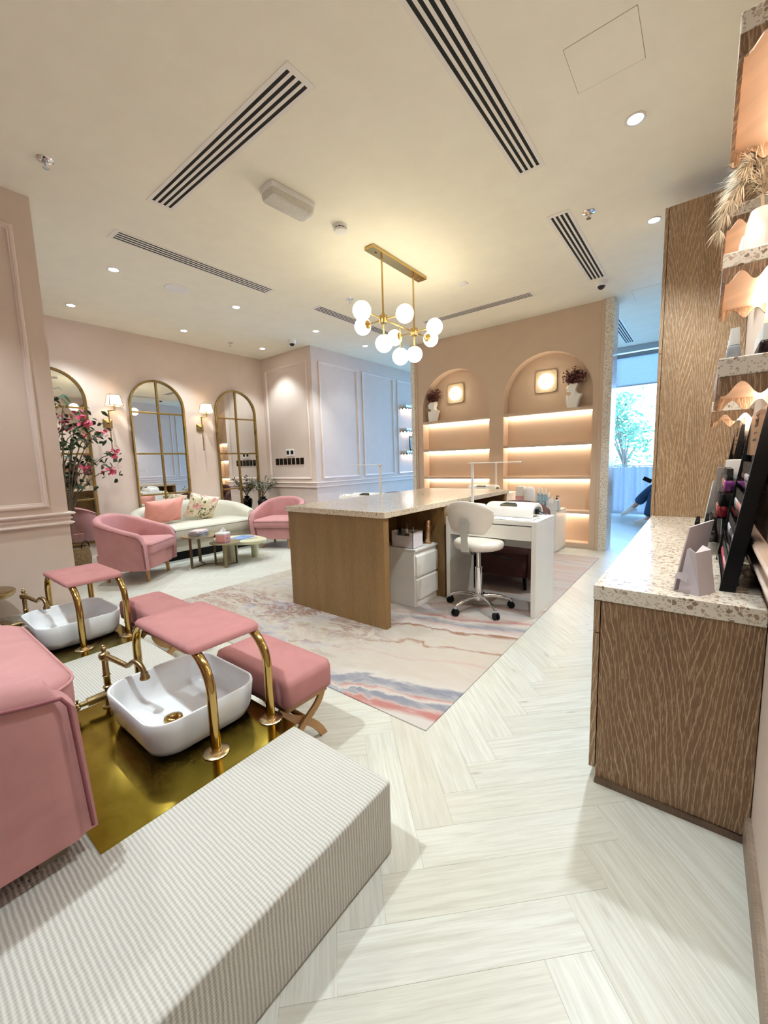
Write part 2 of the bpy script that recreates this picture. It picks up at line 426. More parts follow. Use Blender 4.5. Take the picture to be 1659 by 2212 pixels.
def rug_mat():
    t = NT('painterly_printed_rug')
    tc = t.n('ShaderNodeTexCoord'); sp = t.n('ShaderNodeSeparateXYZ'); t.t.links.new(tc.outputs['Object'], sp.inputs[0])
    x, y = sp.outputs[0], sp.outputs[1]
    dx = t.math('ADD', x, .93)
    left = t.math('MULTIPLY', t.math('MULTIPLY', dx, -1.0), .42, True)              # 0 at the aisle edge, 1 well to the left
    st = t.coord(scale=(1.1, 4.5, 1)); n1 = t.noise(st, 2.2, 4, .55, .4)
    n2 = t.noise(t.coord(), 2.3, 4, .6, .8)
    warp = t.math('ADD', t.math('MULTIPLY', t.math('SUBTRACT', n1, .5), .10), t.math('MULTIPLY', t.math('MULTIPLY', t.math('SUBTRACT', n2, .5), 1.5), left))
    s_ = t.math('ADD', t.math('SUBTRACT', y, t.math('MULTIPLY', dx, .33)), warp)
    f = t.math('DIVIDE', t.math('SUBTRACT', s_, 1.40), 2.0)
    be, gr, bl, pk, rd, br, wh = srgb(206, 196, 182), srgb(186, 182, 180), srgb(146, 148, 160), srgb(204, 180, 172), srgb(194, 132, 126), srgb(166, 122, 98), srgb(216, 209, 202)
    P = lambda s: (s - 1.40) / 2.0
    cols = [(P(1.40), wh), (P(1.50), wh), (P(1.515), pk), (P(1.545), rd), (P(1.585), rd), (P(1.60), pk), (P(1.615), bl), (P(1.655), bl), (P(1.665), wh), (P(1.685), pk), (P(1.70), rd), (P(1.715), gr), (P(1.74), bl), (P(1.80), bl),
            (P(1.83), wh), (P(1.90), be), (P(2.10), be), (P(2.13), pk), (P(2.16), be), (P(2.30), be), (P(2.325), br), (P(2.34), be), (P(2.56), be), (P(2.585), br), (P(2.60), srgb(150, 92, 60)), (P(2.62), wh), (P(2.70), pk)]
    cols2 = [(P(2.70 - .0), pk), (P(2.75), bl), (P(2.79), gr), (P(2.83), wh), (P(2.87), rd), (P(2.91), pk), (P(2.98), wh), (P(3.06), gr), (P(3.14), pk), (P(3.2), br), (P(3.22), be), (P(3.40), be)]
    r1 = t.ramp(f, cols); r2 = t.ramp(f, cols2)
    base = t.mix(t.math('GREATER_THAN', f, P(2.70)), r1, r2)
    base = t.mix(t.ramp(t.noise(t.coord(scale=(1.5, 4, 1)), 3.0, 6, .7, .6), [(.45, (0, 0, 0)), (.70, (.6, .6, .6))]), base, srgb(214, 207, 200))
    # far part of the rug: soft pale bands
    far = t.ramp(t.noise(t.coord(scale=(.8, 7, 1)), 1.6, 4, .6, .5), [(.32, srgb(190, 184, 186)), (.45, wh), (.55, srgb(214, 190, 184)), (.66, be), (.78, srgb(184, 160, 152))])
    base = t.mix(t.ramp(t.math('MULTIPLY', t.math('SUBTRACT', y, 3.1), 3.0, True), [(0, (0, 0, 0)), (1, (1, 1, 1))]), base, far)
    # blotches of the left half: pale ground, lilac clouds, rust veins, brown spots
    cl = t.noise(t.coord(scale=(1, 1.4, 1)), 2.4, 6, .65, 1.0)
    lf = t.ramp(cl, [(.32, srgb(150, 148, 160)), (.42, srgb(190, 184, 188)), (.50, be), (.58, srgb(190, 178, 164)), (.66, srgb(200, 192, 188))])
    vein = t.noise(t.coord(scale=(1.0, 2.6, 1), loc=(3, 1, 0)), 2.4, 7, .72, .8)
    vm = t.ramp(t.math('ABSOLUTE', t.math('SUBTRACT', vein, .53)), [(0, (1, 1, 1)), (.018, (.6, .6, .6)), (.05, (0, 0, 0))])
    band = t.ramp(t.math('ABSOLUTE', t.math('SUBTRACT', t.math('SUBTRACT', y, t.math('MULTIPLY', dx, .12)), 2.32)), [(.12, (1, 1, 1)), (.34, (0, 0, 0))])
    lf = t.mix(t.math('MULTIPLY', vm, band), lf, srgb(150, 102, 84))
    sp2 = t.noise(t.coord(scale=(1, 1.6, 1), loc=(7, 2, 0)), 7.5, 2, .5, .3)
    spm = t.ramp(sp2, [(.60, (0, 0, 0)), (.625, (.8, .8, .8)), (.70, (.6, .6, .6))])
    b2 = t.ramp(t.math('ABSOLUTE', t.math('SUBTRACT', t.math('SUBTRACT', y, t.math('MULTIPLY', dx, .04)), 1.87)), [(.12, (1, 1, 1)), (.3, (0, 0, 0))])
    lf = t.mix(t.math('MULTIPLY', t.math('MULTIPLY', spm, b2), .8), lf, srgb(168, 138, 120))
    lm = t.ramp(t.math('ADD', left, t.math('MULTIPLY', t.math('SUBTRACT', n2, .5), .5)), [(.26, (0, 0, 0)), (.46, (1, 1, 1))])
    lowfade = t.ramp(t.math('SUBTRACT', y, t.math('MULTIPLY', dx, .12)), [(1.62, (.25, .25, .25)), (1.80, (1, 1, 1))]) if False else lm
    t.p(Base_Color=t.mix(1.0, t.mix(t.math('MULTIPLY', lm, .85), base, lf), (.80, .79, .78), 'MULTIPLY'), Roughness=.9)
    t.b.inputs['Specular IOR Level'].default_value = .15
    t.bump(t.noise(t.coord(), 380, 2), .2, .002); return t.mat
MAT['rug'] = rug_mat()

def floral():
    t = NT('floral_print'); v = t.coord()
    base = srgb(232, 222, 196)
    n = t.noise(v, 11, 3, .5, 1.2)
    g = t.ramp(t.noise(t.coord(loc=(4, 1, 2)), 13, 4, .6, 1.0), [(.56, (0, 0, 0)), (.60, (1, 1, 1))])
    c = t.mix(g, t.ramp(n, [(.4, base), (.7, srgb(214, 196, 160))]), srgb(92, 104, 62))
    d = t.ramp(t.noise(t.coord(loc=(1, 7, 3)), 8, 4, .55, .6), [(.57, (0, 0, 0)), (.61, (1, 1, 1))])
    c = t.mix(d, c, t.ramp(t.noise(v, 40, 2), [(.35, srgb(200, 108, 112)), (.6, srgb(234, 186, 176))]))
    t.p(Base_Color=c, Roughness=.85); return t.mat
MAT['floral'] = floral()
MAT['shade'] = glow('lit_lamp_shade', (1.0, .70, .36), .55)
MAT['sconceglow'] = glow('lit_opal_disc', (1.0, .86, .64), 4.5)
MAT['curtain'] = cloth_trans('pale_print_curtain', srgb(222, 226, 234), .22)
MAT['blind'] = cloth_trans('roller_blind_fabric', srgb(236, 240, 244), .42)
# ================================================================== the setting
CZ = 3.09
XL, XP, XN, XR = -6.30, -5.00, -3.727, 0.172      # mirror wall, passage wall, pedicure wall, counter wall
YA, YS, YB, YW = 0.911, 4.58, 5.76, 9.80           # lounge front, switch wall, bookcase, shop window

floor = structure(MB().box(-6.45, .32, -2.7, 10.0, -.08, -.0045).build('floor', MAT['subfloor']), 'pale oak herringbone plank floor')
ceiling = structure(MB().box(-6.45, .32, -2.7, 8.42, CZ, CZ + .12).box(-5.2, .32, 8.32, 8.42, CZ + .12, CZ + .30).box(-5.2, .32, 8.32, 10.0, CZ + .30, CZ + .42).build('ceiling', MAT['ceil']), 'smooth warm white ceiling')

# --- herringbone planks
PW, PL = .131, .635
def plank_geo():
    l, w_, c = PL / 2, PW / 2, .0004
    b = MB()
    b.add([(-l, -w_, -.0045), (l, -w_, -.0045), (l, w_, -.0045), (-l, w_, -.0045), (-l, -w_, -.0012), (l, -w_, -.0012), (l, w_, -.0012), (-l, w_, -.0012),
           (-l + c, -w_ + c, 0), (l - c, -w_ + c, 0), (l - c, w_ - c, 0), (-l + c, w_ - c, 0)],
          [(0, 1, 5, 4), (1, 2, 6, 5), (2, 3, 7, 6), (3, 0, 4, 7), (4, 5, 9, 8), (5, 6, 10, 9), (6, 7, 11, 10), (7, 4, 8, 11), (8, 9, 10, 11)])
    return b
def with_uv(me, uvs):
    ul = me.uv_layers.new(name='UVMap')
    for lp in me.loops: ul.data[lp.index].uv = uvs[lp.vertex_index]
    return me
pg = plank_geo()
plank_me = with_uv(pg.mesh('plank', MAT['plank']), [(p[0], p[1]) for p in pg.v])
s2 = math.sqrt(.5)
def inside(x, y):
    if y < -1.0 or y > YW + .1: return False
    if x > XR + .05 or x < XL - .05: return False
    if y < YA - .12 and x < XN - .0: return False
    if y > YS + .25 and x < XP - .1: return False
    if -3.727 < x < -.93 and y < .72: return False              # platform
    if -3.55 < x < -1.15 and 1.66 < y < 5.12: return False      # rug
    if -3.6 < x < -1.1 and 5.95 < y < 6.05: return True
    if x > -.05 and 1.75 < y < 4.6: return False                # cabinets
    if -6.1 < x < -5.65 and 2.3 < y < 3.5: return False
    return True
cells = []
for k in range(-40, 90):
    for m in range(-12, 12):
        a0, b0 = k * PW + m * PL, k * PW - m * PL
        for hv in (0, 1):
            if hv == 0: ac, bc = a0 + PL / 2, b0 + PW / 2
            else: ac, bc = a0 + PW / 2, b0 + PW + PL / 2
            x, y = -.602 + (ac - bc) * s2, .7195 + (ac + bc) * s2
            if inside(x, y): cells.append((x, y, R(45) if hv == 0 else R(135)))
def seen(x, y):
    v = Vector((x, y, -CAM_H)); d = v.dot(fw)
    if d < .15: return -1
    px, py = 829.5 + F_PX * v.dot(rt) / d, 1106 - F_PX * v.dot(up) / d
    if not (-250 < px < 1900 and 0 < py < 2500): return -1
    if d > 0 and x < -3.9 and y < 1.1: return -1
    return 1.22 / (v.length ** 3)
cells.sort(key=lambda c: -seen(c[0], c[1]))
for (x, y, rz) in cells[:300]:
    o = bpy.data.objects.new('plank', plank_me); COL.objects.link(o); o.parent = floor
    o.location = (x, y, 0); o.rotation_euler = (0, 0, rz)
b = MB(); uvs = []
for (x, y, rz) in cells[300:]:
    c_, s_ = math.cos(rz), math.sin(rz); q = plank_geo()
    uvs += [(p[0], p[1]) for p in q.v]
    b.add([(x + p[0] * c_ - p[1] * s_, y + p[0] * s_ + p[1] * c_, p[2]) for p in q.v], q.f)
fo = bpy.data.objects.new('far_planks', with_uv(b.mesh('far_planks', MAT['plank']), uvs)); COL.objects.link(fo); fo.parent = floor; fo['kind'] = 'stuff'

# --- walls
W = lambda name, *a: structure(MB().box(*a).build(name, MAT['wall']))
wall_left = W('wall_left', XL - .12, XL, YA - .12, YS + .12, 0, CZ); wall_left['label'] = 'blush mirror wall of the lounge'
wall_alcove = W('wall_alcove', XL, XP, YS, YS + .12, 0, CZ); wall_alcove['label'] = 'short blush wall with switches'
wall_passage = W('wall_passage', XP - .12, XP, YS + .12, YW, 0, CZ + .30); wall_passage['label'] = 'panelled blush wall in daylight'
wall_pedicure = structure(MB().box(XN - .12, XN, -2.6, YA, 0, CZ).box(XL, XN - .12, YA - .12, YA, 0, CZ).build('wall_pedicure', MAT['wall']), 'blush wall beside the pedicure stations')
wall_right = W('wall_right', XR, XR + .12, -2.6, YW, 0, CZ + .30); wall_right['label'] = 'blush wall behind the polish counter'
wall_back = W('wall_back', XN - .12, XR + .12, -2.72, -2.6, 0, CZ)
for o in (wall_left, wall_alcove, wall_passage, wall_pedicure, wall_right, wall_back): pass

PROF = [(0, 0), (0, .010), (.006, .018), (.014, .021), (.022, .018), (.026, .010), (.034, .009), (.038, 0)]
def moulding(parent, mp, u0, u1, z0, z1):
    lo = []
    for (i, h) in PROF:
        lo.append([mp(u0 + i, z0 + i, h), mp(u1 - i, z0 + i, h), mp(u1 - i, z1 - i, h), mp(u0 + i, z1 - i, h)])
    return MB().loops(lo, cap=False).build('panel_moulding', MAT['mould'], parent, smooth=30)
mA = lambda u, z, h: (u, YS - h, z)
mP = lambda u, z, h: (XP + h, u, z)
mN = lambda u, z, h: (XN + h, u, z)
mR = lambda u, z, h: (XR - h, u, z)
moulding(wall_alcove, mA, -6.20, -5.105, .972, 2.875)
for u0, u1 in ((4.725, 5.665), (5.795, 6.745), (6.875, 7.82), (7.95, 8.9)): moulding(wall_passage, mP, u0, u1, .972, 2.872)
for u0, u1 in ((-.32, .80), (-1.55, -.43)): moulding(wall_pedicure, mN, u0, u1, .966, 2.868)
for u0, u1 in ((-1.2, .25), (4.75, 5.9), (6.03, 7.2), (7.33, 8.5)): moulding(wall_right, mR, u0, u1, .972, 2.872)

RAIL = [(0, .832), (.016, .832), (.027, .840), (.027, .847), (.014, .856), (.009, .858), (.009, .870), (.016, .873), (.021, .880), (.016, .888), (.010, .890), (.011, .900), (.028, .904), (.036, .911), (.036, .917), (.030, .922), (0, .924)]
BASE = [(0, 0), (.018, 0), (.018, .075), (.012, .085), (.012, .100), (.006, .106), (0, .108)]
def run(parent, name, prof, path, mat):
    """extrude a wall profile along a plan path given as functions of the proud distance h"""
    lo = [[(*p(h), z) for (h, z) in prof] for p in path]
    b = MB(); n = len(prof)
    vs = [q for l in lo for q in l]; fs = []
    for j in range(len(lo) - 1):
        for i in range(n - 1): fs.append((j * n + i, j * n + i + 1, (j + 1) * n + i + 1, (j + 1) * n + i))
    fs.append(tuple(range(n))); fs.append(tuple((len(lo) - 1) * n + i for i in range(n)))
    return b.add(vs, fs).build(name, mat, parent, smooth=30)
pa = [lambda h: (XL, YS - h), lambda h: (XP + h, YS - h), lambda h: (XP + h, YW)]
pn = [lambda h: (XN + h, -2.6), lambda h: (XN + h, YA + h), lambda h: (XL, YA + h)]
pr = [lambda h: (XR - h, -2.6), lambda h: (XR - h, 3.62)]
pr2 = [lambda h: (XR - h, 4.2), lambda h: (XR - h, YW)]
run(wall_alcove, 'chair_rail', RAIL, pa[:2], MAT['mould'])
run(wall_passage, 'chair_rail', RAIL, pa[1:], MAT['mould'])
run(wall_pedicure, 'chair_rail', RAIL, pn, MAT['mould'])
run(wall_right, 'chair_rail', RAIL, pr, MAT['mould']); run(wall_right, 'chair_rail', RAIL, pr2, MAT['mould'])
structure(run(None, 'baseboard_alcove', BASE, pa[:2], MAT['mould'])); structure(run(None, 'baseboard_passage', BASE, pa[1:], MAT['mould']))
structure(run(None, 'baseboard_left', BASE, [lambda h: (XL + h, YA), lambda h: (XL + h, YS)], MAT['mould']))
structure(run(None, 'baseboard_right', [(0, 0), (.016, 0), (.016, .080), (.010, .090), (0, .090)], [lambda h: (XR - h, -2.6), lambda h: (XR - h, 1.575)], MAT['basewood']))

# --- ceiling access panels (flush hatches with a fine seam)
def hatch(x0, x1, y0, y1):
    s_ = MB().box(x0, x1, y0, y1, CZ - .0006, CZ + .001).build('hatch_seam', plain('hatch_seam_line', srgb(150, 142, 128), .9, var=.1), ceiling)
    MB().box(x0 + .002, x1 - .002, y0 + .002, y1 - .002, CZ - .0012, CZ).build('access_panel', MAT['ceil'], ceiling)
hatch(-.615, -.318, 2.222, 2.518); hatch(-.765, -.32, 5.68, 6.13)

# --- bookcase wall with two arched niches
YK, YE, ZS = 5.935, 6.02, 2.03
A1, A2 = (-3.67, -2.52), (-2.305, -1.145)
def arch_pts(x0, x1, n=20):
    c, r = (x0 + x1) / 2, (x1 - x0) / 2
    return [(c - r * math.cos(PI * i / n), ZS + r * math.sin(PI * i / n)) for i in range(n + 1)]
poly = [(-3.766, 0), (A1[0], 0)] + arch_pts(*A1) + [(A1[1], 0), (A2[0], 0)] + arch_pts(*A2) + [(A2[1], 0), (-1.07, 0), (-1.07, CZ), (-3.766, CZ)]
wall_bookcase = structure(MB().prism(poly, YB, YK, 'y').build('wall_bookcase', MAT['book'], smooth=20), 'clay pink wall with two arched shelf niches')
MB().box(-3.766, -1.07, YK, YE, 0, CZ).build('niche_back', MAT['book'], wall_bookcase)
MB().box(-1.07, -1.03, YB - .016, YE, 0, CZ).build('edge_trim', MAT['book'], wall_bookcase, bevel=.004)
MB().box(-3.80, -3.766, YB - .016, YE, 0, CZ).build('edge_trim', MAT['book'], wall_bookcase, bevel=.004)
MB().box(-1.03, -.935, YB - .03, YE + .03, 0, CZ).build('terrazzo_jamb', MAT['terrazzo3'], wall_bookcase, bevel=.003)
MB().box(-3.875, -3.80, YB - .03, YE + .03, 0, CZ).build('terrazzo_jamb', MAT['terrazzo3'], wall_bookcase, bevel=.003)
for (x0, x1) in (A1, A2):
    for zt in (1.85, 1.405, .96, .50, .074):
        zb = zt - .037 if zt > .1 else 0
        s_ = MB().box(x0, x1, YB + .006, YK, zb, zt).build('niche_shelf', MAT['book'], wall_bookcase)
        if zt > .1: MB().box(x0 + .02, x1 - .02, YK - .030, YK - .016, zb - .007, zb).build('led_strip', MAT['led'], s_)

# --- shop window at the far end
win = bpy.data.objects.new('window_1', None); COL.objects.link(win); structure(win, 'shop window with pale frames')
FR = plain('pale_window_frame', srgb(206, 212, 218), .4, .3, var=.03)
MB().box(XP, XR, YW, YW + .10, 0, .05).build('window_sill', FR, win)
MB().box(XP, XR, YW, YW + .10, 3.28, CZ + .30).build('window_head', FR, win)
xs = [XP + i * (XR - XP) / 3 for i in range(4)]
for i, x in enumerate(xs):
    MB().box(x - (.03 if 0 < i < 3 else 0), x + (.03 if 0 < i < 3 else .06 if i == 0 else 0), YW, YW + .08, .05, 3.28).build('mullion', FR, win)
for i in range(3):
    MB().box(xs[i] + .03, xs[i + 1] - .03, YW + .035, YW + .041, .05, 3.28).build('pane', MAT['glass'], win)
wall_window = structure(MB().box(XP - .12, XP, YW, YW + .12, 0, CZ + .30).box(XR, XR + .12, YW, YW + .12, 0, CZ + .30).build('wall_window', MAT['white']))

# --- outside
ground = structure(MB().box(-14, 10, 10.0, 40, -.35, -.1).build('ground', plain('pale_paving', srgb(205, 205, 198), .8, var=.08)), 'pale paved street outside')
def tree(loc, h, seed, label):
    q = random.Random(seed); t = thing('street_tree', label, 'tree', loc, 0, 'trees outside the shop window')
    b = MB(); b.tube([(0, 0, 0), (.05, .02, h * .3), (-.03, .05, h * .55)], [.06, .05, .03], 8)
    tips = []
    for i in range(9):
        a = q.uniform(0, 2 * PI); e = Vector((math.cos(a) * q.uniform(.4, 1.0), math.sin(a) * q.uniform(.4, 1.0), h * q.uniform(.5, .98)))
        b.tube(bez((0, 0, h * .35), (e.x * .2, e.y * .2, h * .5), (e.x * .6, e.y * .6, e.z * .9), e, 5), [.03, .026, .022, .018, .013, .008], 6); tips.append(e)
    b.build('trunk', plain('tree_bark', srgb(110, 92, 74), .9, var=.2), t, smooth=60)
    f = MB()
    for e in tips:
        for k in range(110):
            p = e + Vector((q.gauss(0, .28), q.gauss(0, .28), q.gauss(0, .18))); s_ = q.uniform(.05, .10)
            d = Vector((q.uniform(-1, 1), q.uniform(-1, 1), q.uniform(-.6, .6))).normalized(); u = d.orthogonal().normalized()
            f.add([p - d * s_, p + u * s_ * .45, p + d * s_, p - u * s_ * .45 + Vector((0, 0, s_ * .2))], [(0, 1, 2, 3)])
    f.build('foliage', MAT['leafout'], t)
MAT['leafout'] = plain('street_leaf', srgb(84, 122, 78), .6, var=.3)
tree((-1.75, 13.2, -.1), 2.7, 3, 'slim green street tree seen through the window, the nearer one')
tree((-2.9, 17.5, -.1), 3.6, 5, 'taller pale street tree further behind the window')
hb = MB(); q = random.Random(4)
for k in range(2600):
    p = Vector((q.uniform(-6.5, 1.5), 13.9 + q.uniform(-.3, .3), q.uniform(-.1, 1.22))); s_ = q.uniform(.04, .08)
    d = Vector((q.uniform(-1, 1), q.uniform(-1, 1), q.uniform(-.6, .6))).normalized(); u = d.orthogonal().normalized()
    hb.add([p - d * s_, p + u * s_ * .5, p + d * s_, p - u * s_ * .5], [(0, 1, 2, 3)])
tag(hb.build('hedge', MAT['leafout']), 'low clipped green hedge outside the window', 'hedge', kind='stuff')

# roller blind and cafe curtain on the window
rb = thing('roller_blind', 'pale roller blind drawn a little way down the shop window', 'blind', (-.69, YW - .041, 2.62))
MB().box(-.86, .86, -.04, .04, .54, .62).build('cassette', plain('blind_cassette', srgb(150, 158, 166), .5, var=.05), rb, bevel=.008)
MB().box(-.84, .84, -.004, .004, 0, .56).build('blind_fabric', MAT['blind'], rb)
MB().box(-.84, .84, -.010, .010, -.03, 0).build('bottom_bar', FR, rb, bevel=.004)
ct = thing('cafe_curtain', 'pale patterned half-height curtain with pinch pleats under the shop window', 'curtain', (-.69, YW - .12, 0))
MB().cyl((-.86, 0, .99), (.86, 0, .99), .012, n=10).build('curtain_rod', MAT['white'], ct, smooth=40)
def cur(u, v):
    x = -.85 + 1.68 * u; ph = x / .21 * 2 * PI
    a = .06 * (.55 + .45 * v) * (1.0 if v < .9 else .6)
    return (x + .015 * math.sin(ph * 2) * (1 - v), a * math.sin(ph) + .01 * math.sin(ph * 3.1), .06 + .91 * v)
MB().grid(cur, 150, 7).build('curtain_fabric', MAT['curtain'], ct, smooth=80)
# ================================================================== rug, pedicure platform, stations
tag(MB().box(-3.765, -.932, 1.441, 5.31, -.001, .006).build('printed_rug', MAT['rug'], bevel=.002), 'large pale painterly rug with pink, grey and rust streaks under the manicure island', 'rug')

PZ = .244
plat = thing('pedicure_platform', 'raised platform wrapped in ribbed cream carpet beside the aisle', 'platform', (0, 0, 0))
MB().box(XN, -.711, -2.4, .897, 0, PZ).build('carpeted_base', MAT['carpet'], plat, bevel=.012, seg=3)
for x1 in (-1.164, -2.534):
    MB().box(x1 - .80, x1, .262, .899, PZ - .05, PZ + .0015).build('gold_panel', MAT['goldsheet'], plat)
    MB().box(x1 - .80, x1, .8975, .899, .02, PZ).build('gold_edge', MAT['goldsheet'], plat)

# --- upholstered tub seats (armchair, sofa, pedicure chair, salon chair share one maker)
def tub_path(w_, front, back, straight, nb=22):
    """plan path from the right arm tip round the back to the left arm tip (seat faces +y)"""
    p = []
    n1 = 12
    cut = lambda i: (i / n1) ** 1.5
    for i in range(n1): p.append((w_ / 2, front - (front - straight) * cut(i)))
    for i in range(nb + 1):
        a = PI * i / nb; ca, sa = math.cos(a), math.sin(a)
        e = .72
        p.append((w_ / 2 * math.copysign(abs(ca) ** e, ca), straight - (straight + back) * (abs(sa) ** e)))
    for i in range(n1): p.append((-w_ / 2, front - (front - straight) * cut(n1 - 1 - i)))
    return p
def offset_path(p, d):
    out = []; n = len(p)
    for i in range(n):
        a = p[max(0, i - 1)]; b = p[min(n - 1, i + 1)]
        t = Vector((b[0] - a[0], b[1] - a[1])).normalized(); nx, ny = t.y, -t.x      # towards the seat
        out.append((p[i][0] + nx * d, p[i][1] + ny * d))
    return out
def tub(t, w_, front, back, straight, z0, h_arm, h_back, th, mat, pipe_mat, seat_z, seat_th, seat_front, leg=None, taper=.93, round_front=.06, seat_mat=None, base_front=None, pw=1.4, slant=0.0):
    path = tub_path(w_, front, back, straight); n = len(path)
    inn = offset_path(path, th)
    loops = []; pipe = []
    L = [0]
    for i in range(1, n): L.append(L[-1] + math.dist(path[i], path[i - 1]))
    for i in range(n):
        s_ = L[i] / L[-1]; k = math.sin(PI * s_) ** pw
        z1 = h_arm + (h_back - h_arm) * k
        e_ = min(L[i], L[-1] - L[i])
        if e_ < round_front: z1 -= round_front * .75 * (1 - e_ / round_front) ** 2.2
        o, q = Vector(path[i]), Vector(inn[i])
        end = min(s_, 1 - s_); tip = 1.0
        rr = th * .42
        ob = Vector((o.x * taper, o.y * taper if o.y < 0 else o.y)); qb = Vector((q.x * taper, q.y * taper if q.y < 0 else q.y))
        mid = (o + q) / 2
        prof = [(ob, z0), (ob + (o - ob) * .5, z0 + (z1 - z0) * .5), (o, z1 - rr), (o + (q - o) * .12, z1 - rr * .35), (o + (q - o) * .32, z1), (q + (o - q) * .30, z1), (q + (o - q) * .10, z1 - rr * .35), (q, z1 - rr), (q + (qb - q) * .4, z0 + (z1 - z0) * .55), (qb, z0)]
        if end < .012:                                  # soften the arm tips
            prof = [(mid + (c - mid) * .80, zz if zz < z1 - rr else z1 - rr - (z1 - rr - zz) * .2 - rr * .25) for c, zz in prof]
        loops.append([(c.x, c.y + (slant * (1 - (zz - z0) / (h_arm - z0)) if c.y > straight and zz < h_arm else 0), zz) for c, zz in prof])
        pipe.append((o.x + (o.x - q.x) / th * .004, o.y + (o.y - q.y) / th * .004, z1 - rr * .9))
    MB().loops(loops).build('backrest', mat, t, smooth=50)
    fr = [(pipe[1][0] * (taper + (1 - taper) * i / 6), pipe[1][1] - .004 + slant * (1 - i / 6), z0 + .02 + (pipe[1][2] - z0 - .03) * i / 6) for i in range(7)]
    fl = [(pipe[-2][0] * (taper + (1 - taper) * i / 6), pipe[-2][1] - .004 + slant * (1 - i / 6), z0 + .02 + (pipe[-2][2] - z0 - .03) * i / 6) for i in range(6, -1, -1)]
    MB().tube(fr + pipe[2:-2] + fl, .0048, 6).build('piping', pipe_mat, t, smooth=80)
    # seat base
    iw = w_ / 2 - th * .8
    bf = base_front if base_front is not None else seat_front - .03
    bp = rrect(-iw, iw, -back + th * .6, bf, .10, 5)
    MB().loops([[(x * taper, y, z0) for x, y in bp], [(x, y, seat_z - seat_th) for x, y in bp]]).build('seat_base', mat, t, smooth=50, bevel=.008)
    # cushion
    sm = seat_mat or mat
    cp = rrect(-iw - .004, iw + .004, -back + th * .9, seat_front, .09, 6)
    cx, cy = 0, (seat_front - back + th) / 2
    def ring(sc, z): return [(x * sc, cy + (y - cy) * sc, z) for x, y in cp]
    a, b_ = seat_z - seat_th, seat_z
    MB().loops([ring(.96, a), ring(.99, a + .012), ring(1.0, a + seat_th * .35), ring(1.0, a + seat_th * .7), ring(.985, b_ - .016), ring(.94, b_ - .003), ring(.6, b_ + .012), ring(.15, b_ + .016)]).build('seat_cushion', sm, t, smooth=60)
    MB().tube([(p[0], p[1], p[2]) for p in ring(1.002, a + seat_th * .82)], .004, 5, closed=True).build('cushion_piping', sm, t, smooth=80)
    if leg:
        for lx, ly in leg['at']:
            top, bot = leg['r']
            MB().cyl((lx, ly, z0 + .02), (lx * 1.05, ly * 1.04, 0), top, bot, 14).build('leg', leg['mat'], t, smooth=40)

def pink_armchair(label, loc, rz):
    t = thing('tub_armchair', label, 'armchair', loc, rz, 'pink tub armchairs of the lounge')
    tub(t, .745, .265, .365, .02, .145, .535, .735, .085, MAT['pink'], MAT['piping'], .435, .125, .30, {'at': [(-.21, .20), (.21, .20), (-.2, -.22), (.2, -.22)], 'r': (.025, .016), 'mat': MAT['woodleg']}, .92, round_front=.09)
    return t
pink_armchair('pink velvet tub armchair left of the white sofa, seen from its back side', (-5.03, 1.83, 0), R(-50))
pink_armchair('pink velvet tub armchair at the far end of the sofa, facing the coffee tables', (-5.05, 3.83, 0), R(-152))

sofa = thing('curved_sofa', 'cream curved sofa on a black plinth below the arched mirrors', 'sofa', (-5.81, 2.92, 0), R(-90))
tub(sofa, 1.74, .28, .45, .05, .115, .52, .74, .17, MAT['cream'], MAT['cream'], .44, .16, .42, None, 1.0, pw=.8, base_front=.38)
MB().prism(rrect(-.78, .78, -.38, .33, .12, 6), 0, .118).build('plinth', MAT['black'], sofa)

# pedicure chairs on the platform
def pedi_chair(label, x):
    t = thing('pedicure_chair', label, 'armchair', (x, -.185, PZ), 0, 'pink pedicure chairs on the platform')
    tub(t, .90, .440, .50, .05, .060, .482, .80, .115, MAT['pink'], MAT['piping'], .440, .135, .478, None, 1.0, pw=1.6, base_front=.42, slant=.018, round_front=.035)
    for lx, ly in ((-.36, .37), (.36, .37), (-.33, -.28), (.33, -.28)):
        MB().box(lx - .03, lx + .03, ly - .03, ly + .03, 0, .065).build('leg', plain('grey_wood_block', srgb(150, 138, 122), .6, var=.1), t)
    return t
pedi_chair('large pink velvet pedicure chair nearest the camera, cropped by the picture edge', -1.634)
pedi_chair('pink velvet pedicure chair behind the near one, only its seat corner showing', -3.004)

# foot basins with footrest and tap
def basin(label, x, y):
    t = thing('foot_basin', label, 'basin', (x, y, PZ + .0015), 0, 'white pedicure basins')
    def rr(hw, hd, r, z): return [(p[0], p[1], z) for p in rrect(-hw, hw, -hd, hd, r, 7)]
    b = MB()
    b.loops([rr(.180, .152, .075, .0), rr(.196, .168, .080, .004), rr(.212, .183, .083, .016), rr(.223, .194, .086, .045), rr(.230, .201, .088, .100), rr(.233, .204, .088, .137), rr(.231, .202, .087, .1425), rr(.226, .197, .083, .143), rr(.222, .193, .080, .139),
             rr(.216, .187, .078, .085), rr(.206, .178, .074, .046), rr(.188, .160, .068, .028), rr(.15, .125, .055, .022), rr(.08, .07, .04, .019), rr(.03, .03, .02, .018)])
    b.build('bowl', MAT['ceramic'], t, smooth=60)
    MB().lathe([(0, 0), (.030, 0), (.034, .006), (.032, .014), (.020, .019), (0, .021)], (0.02, -.05, .022), 20).build('drain_plug', MAT['brasstube'], t, smooth=60)
    return t
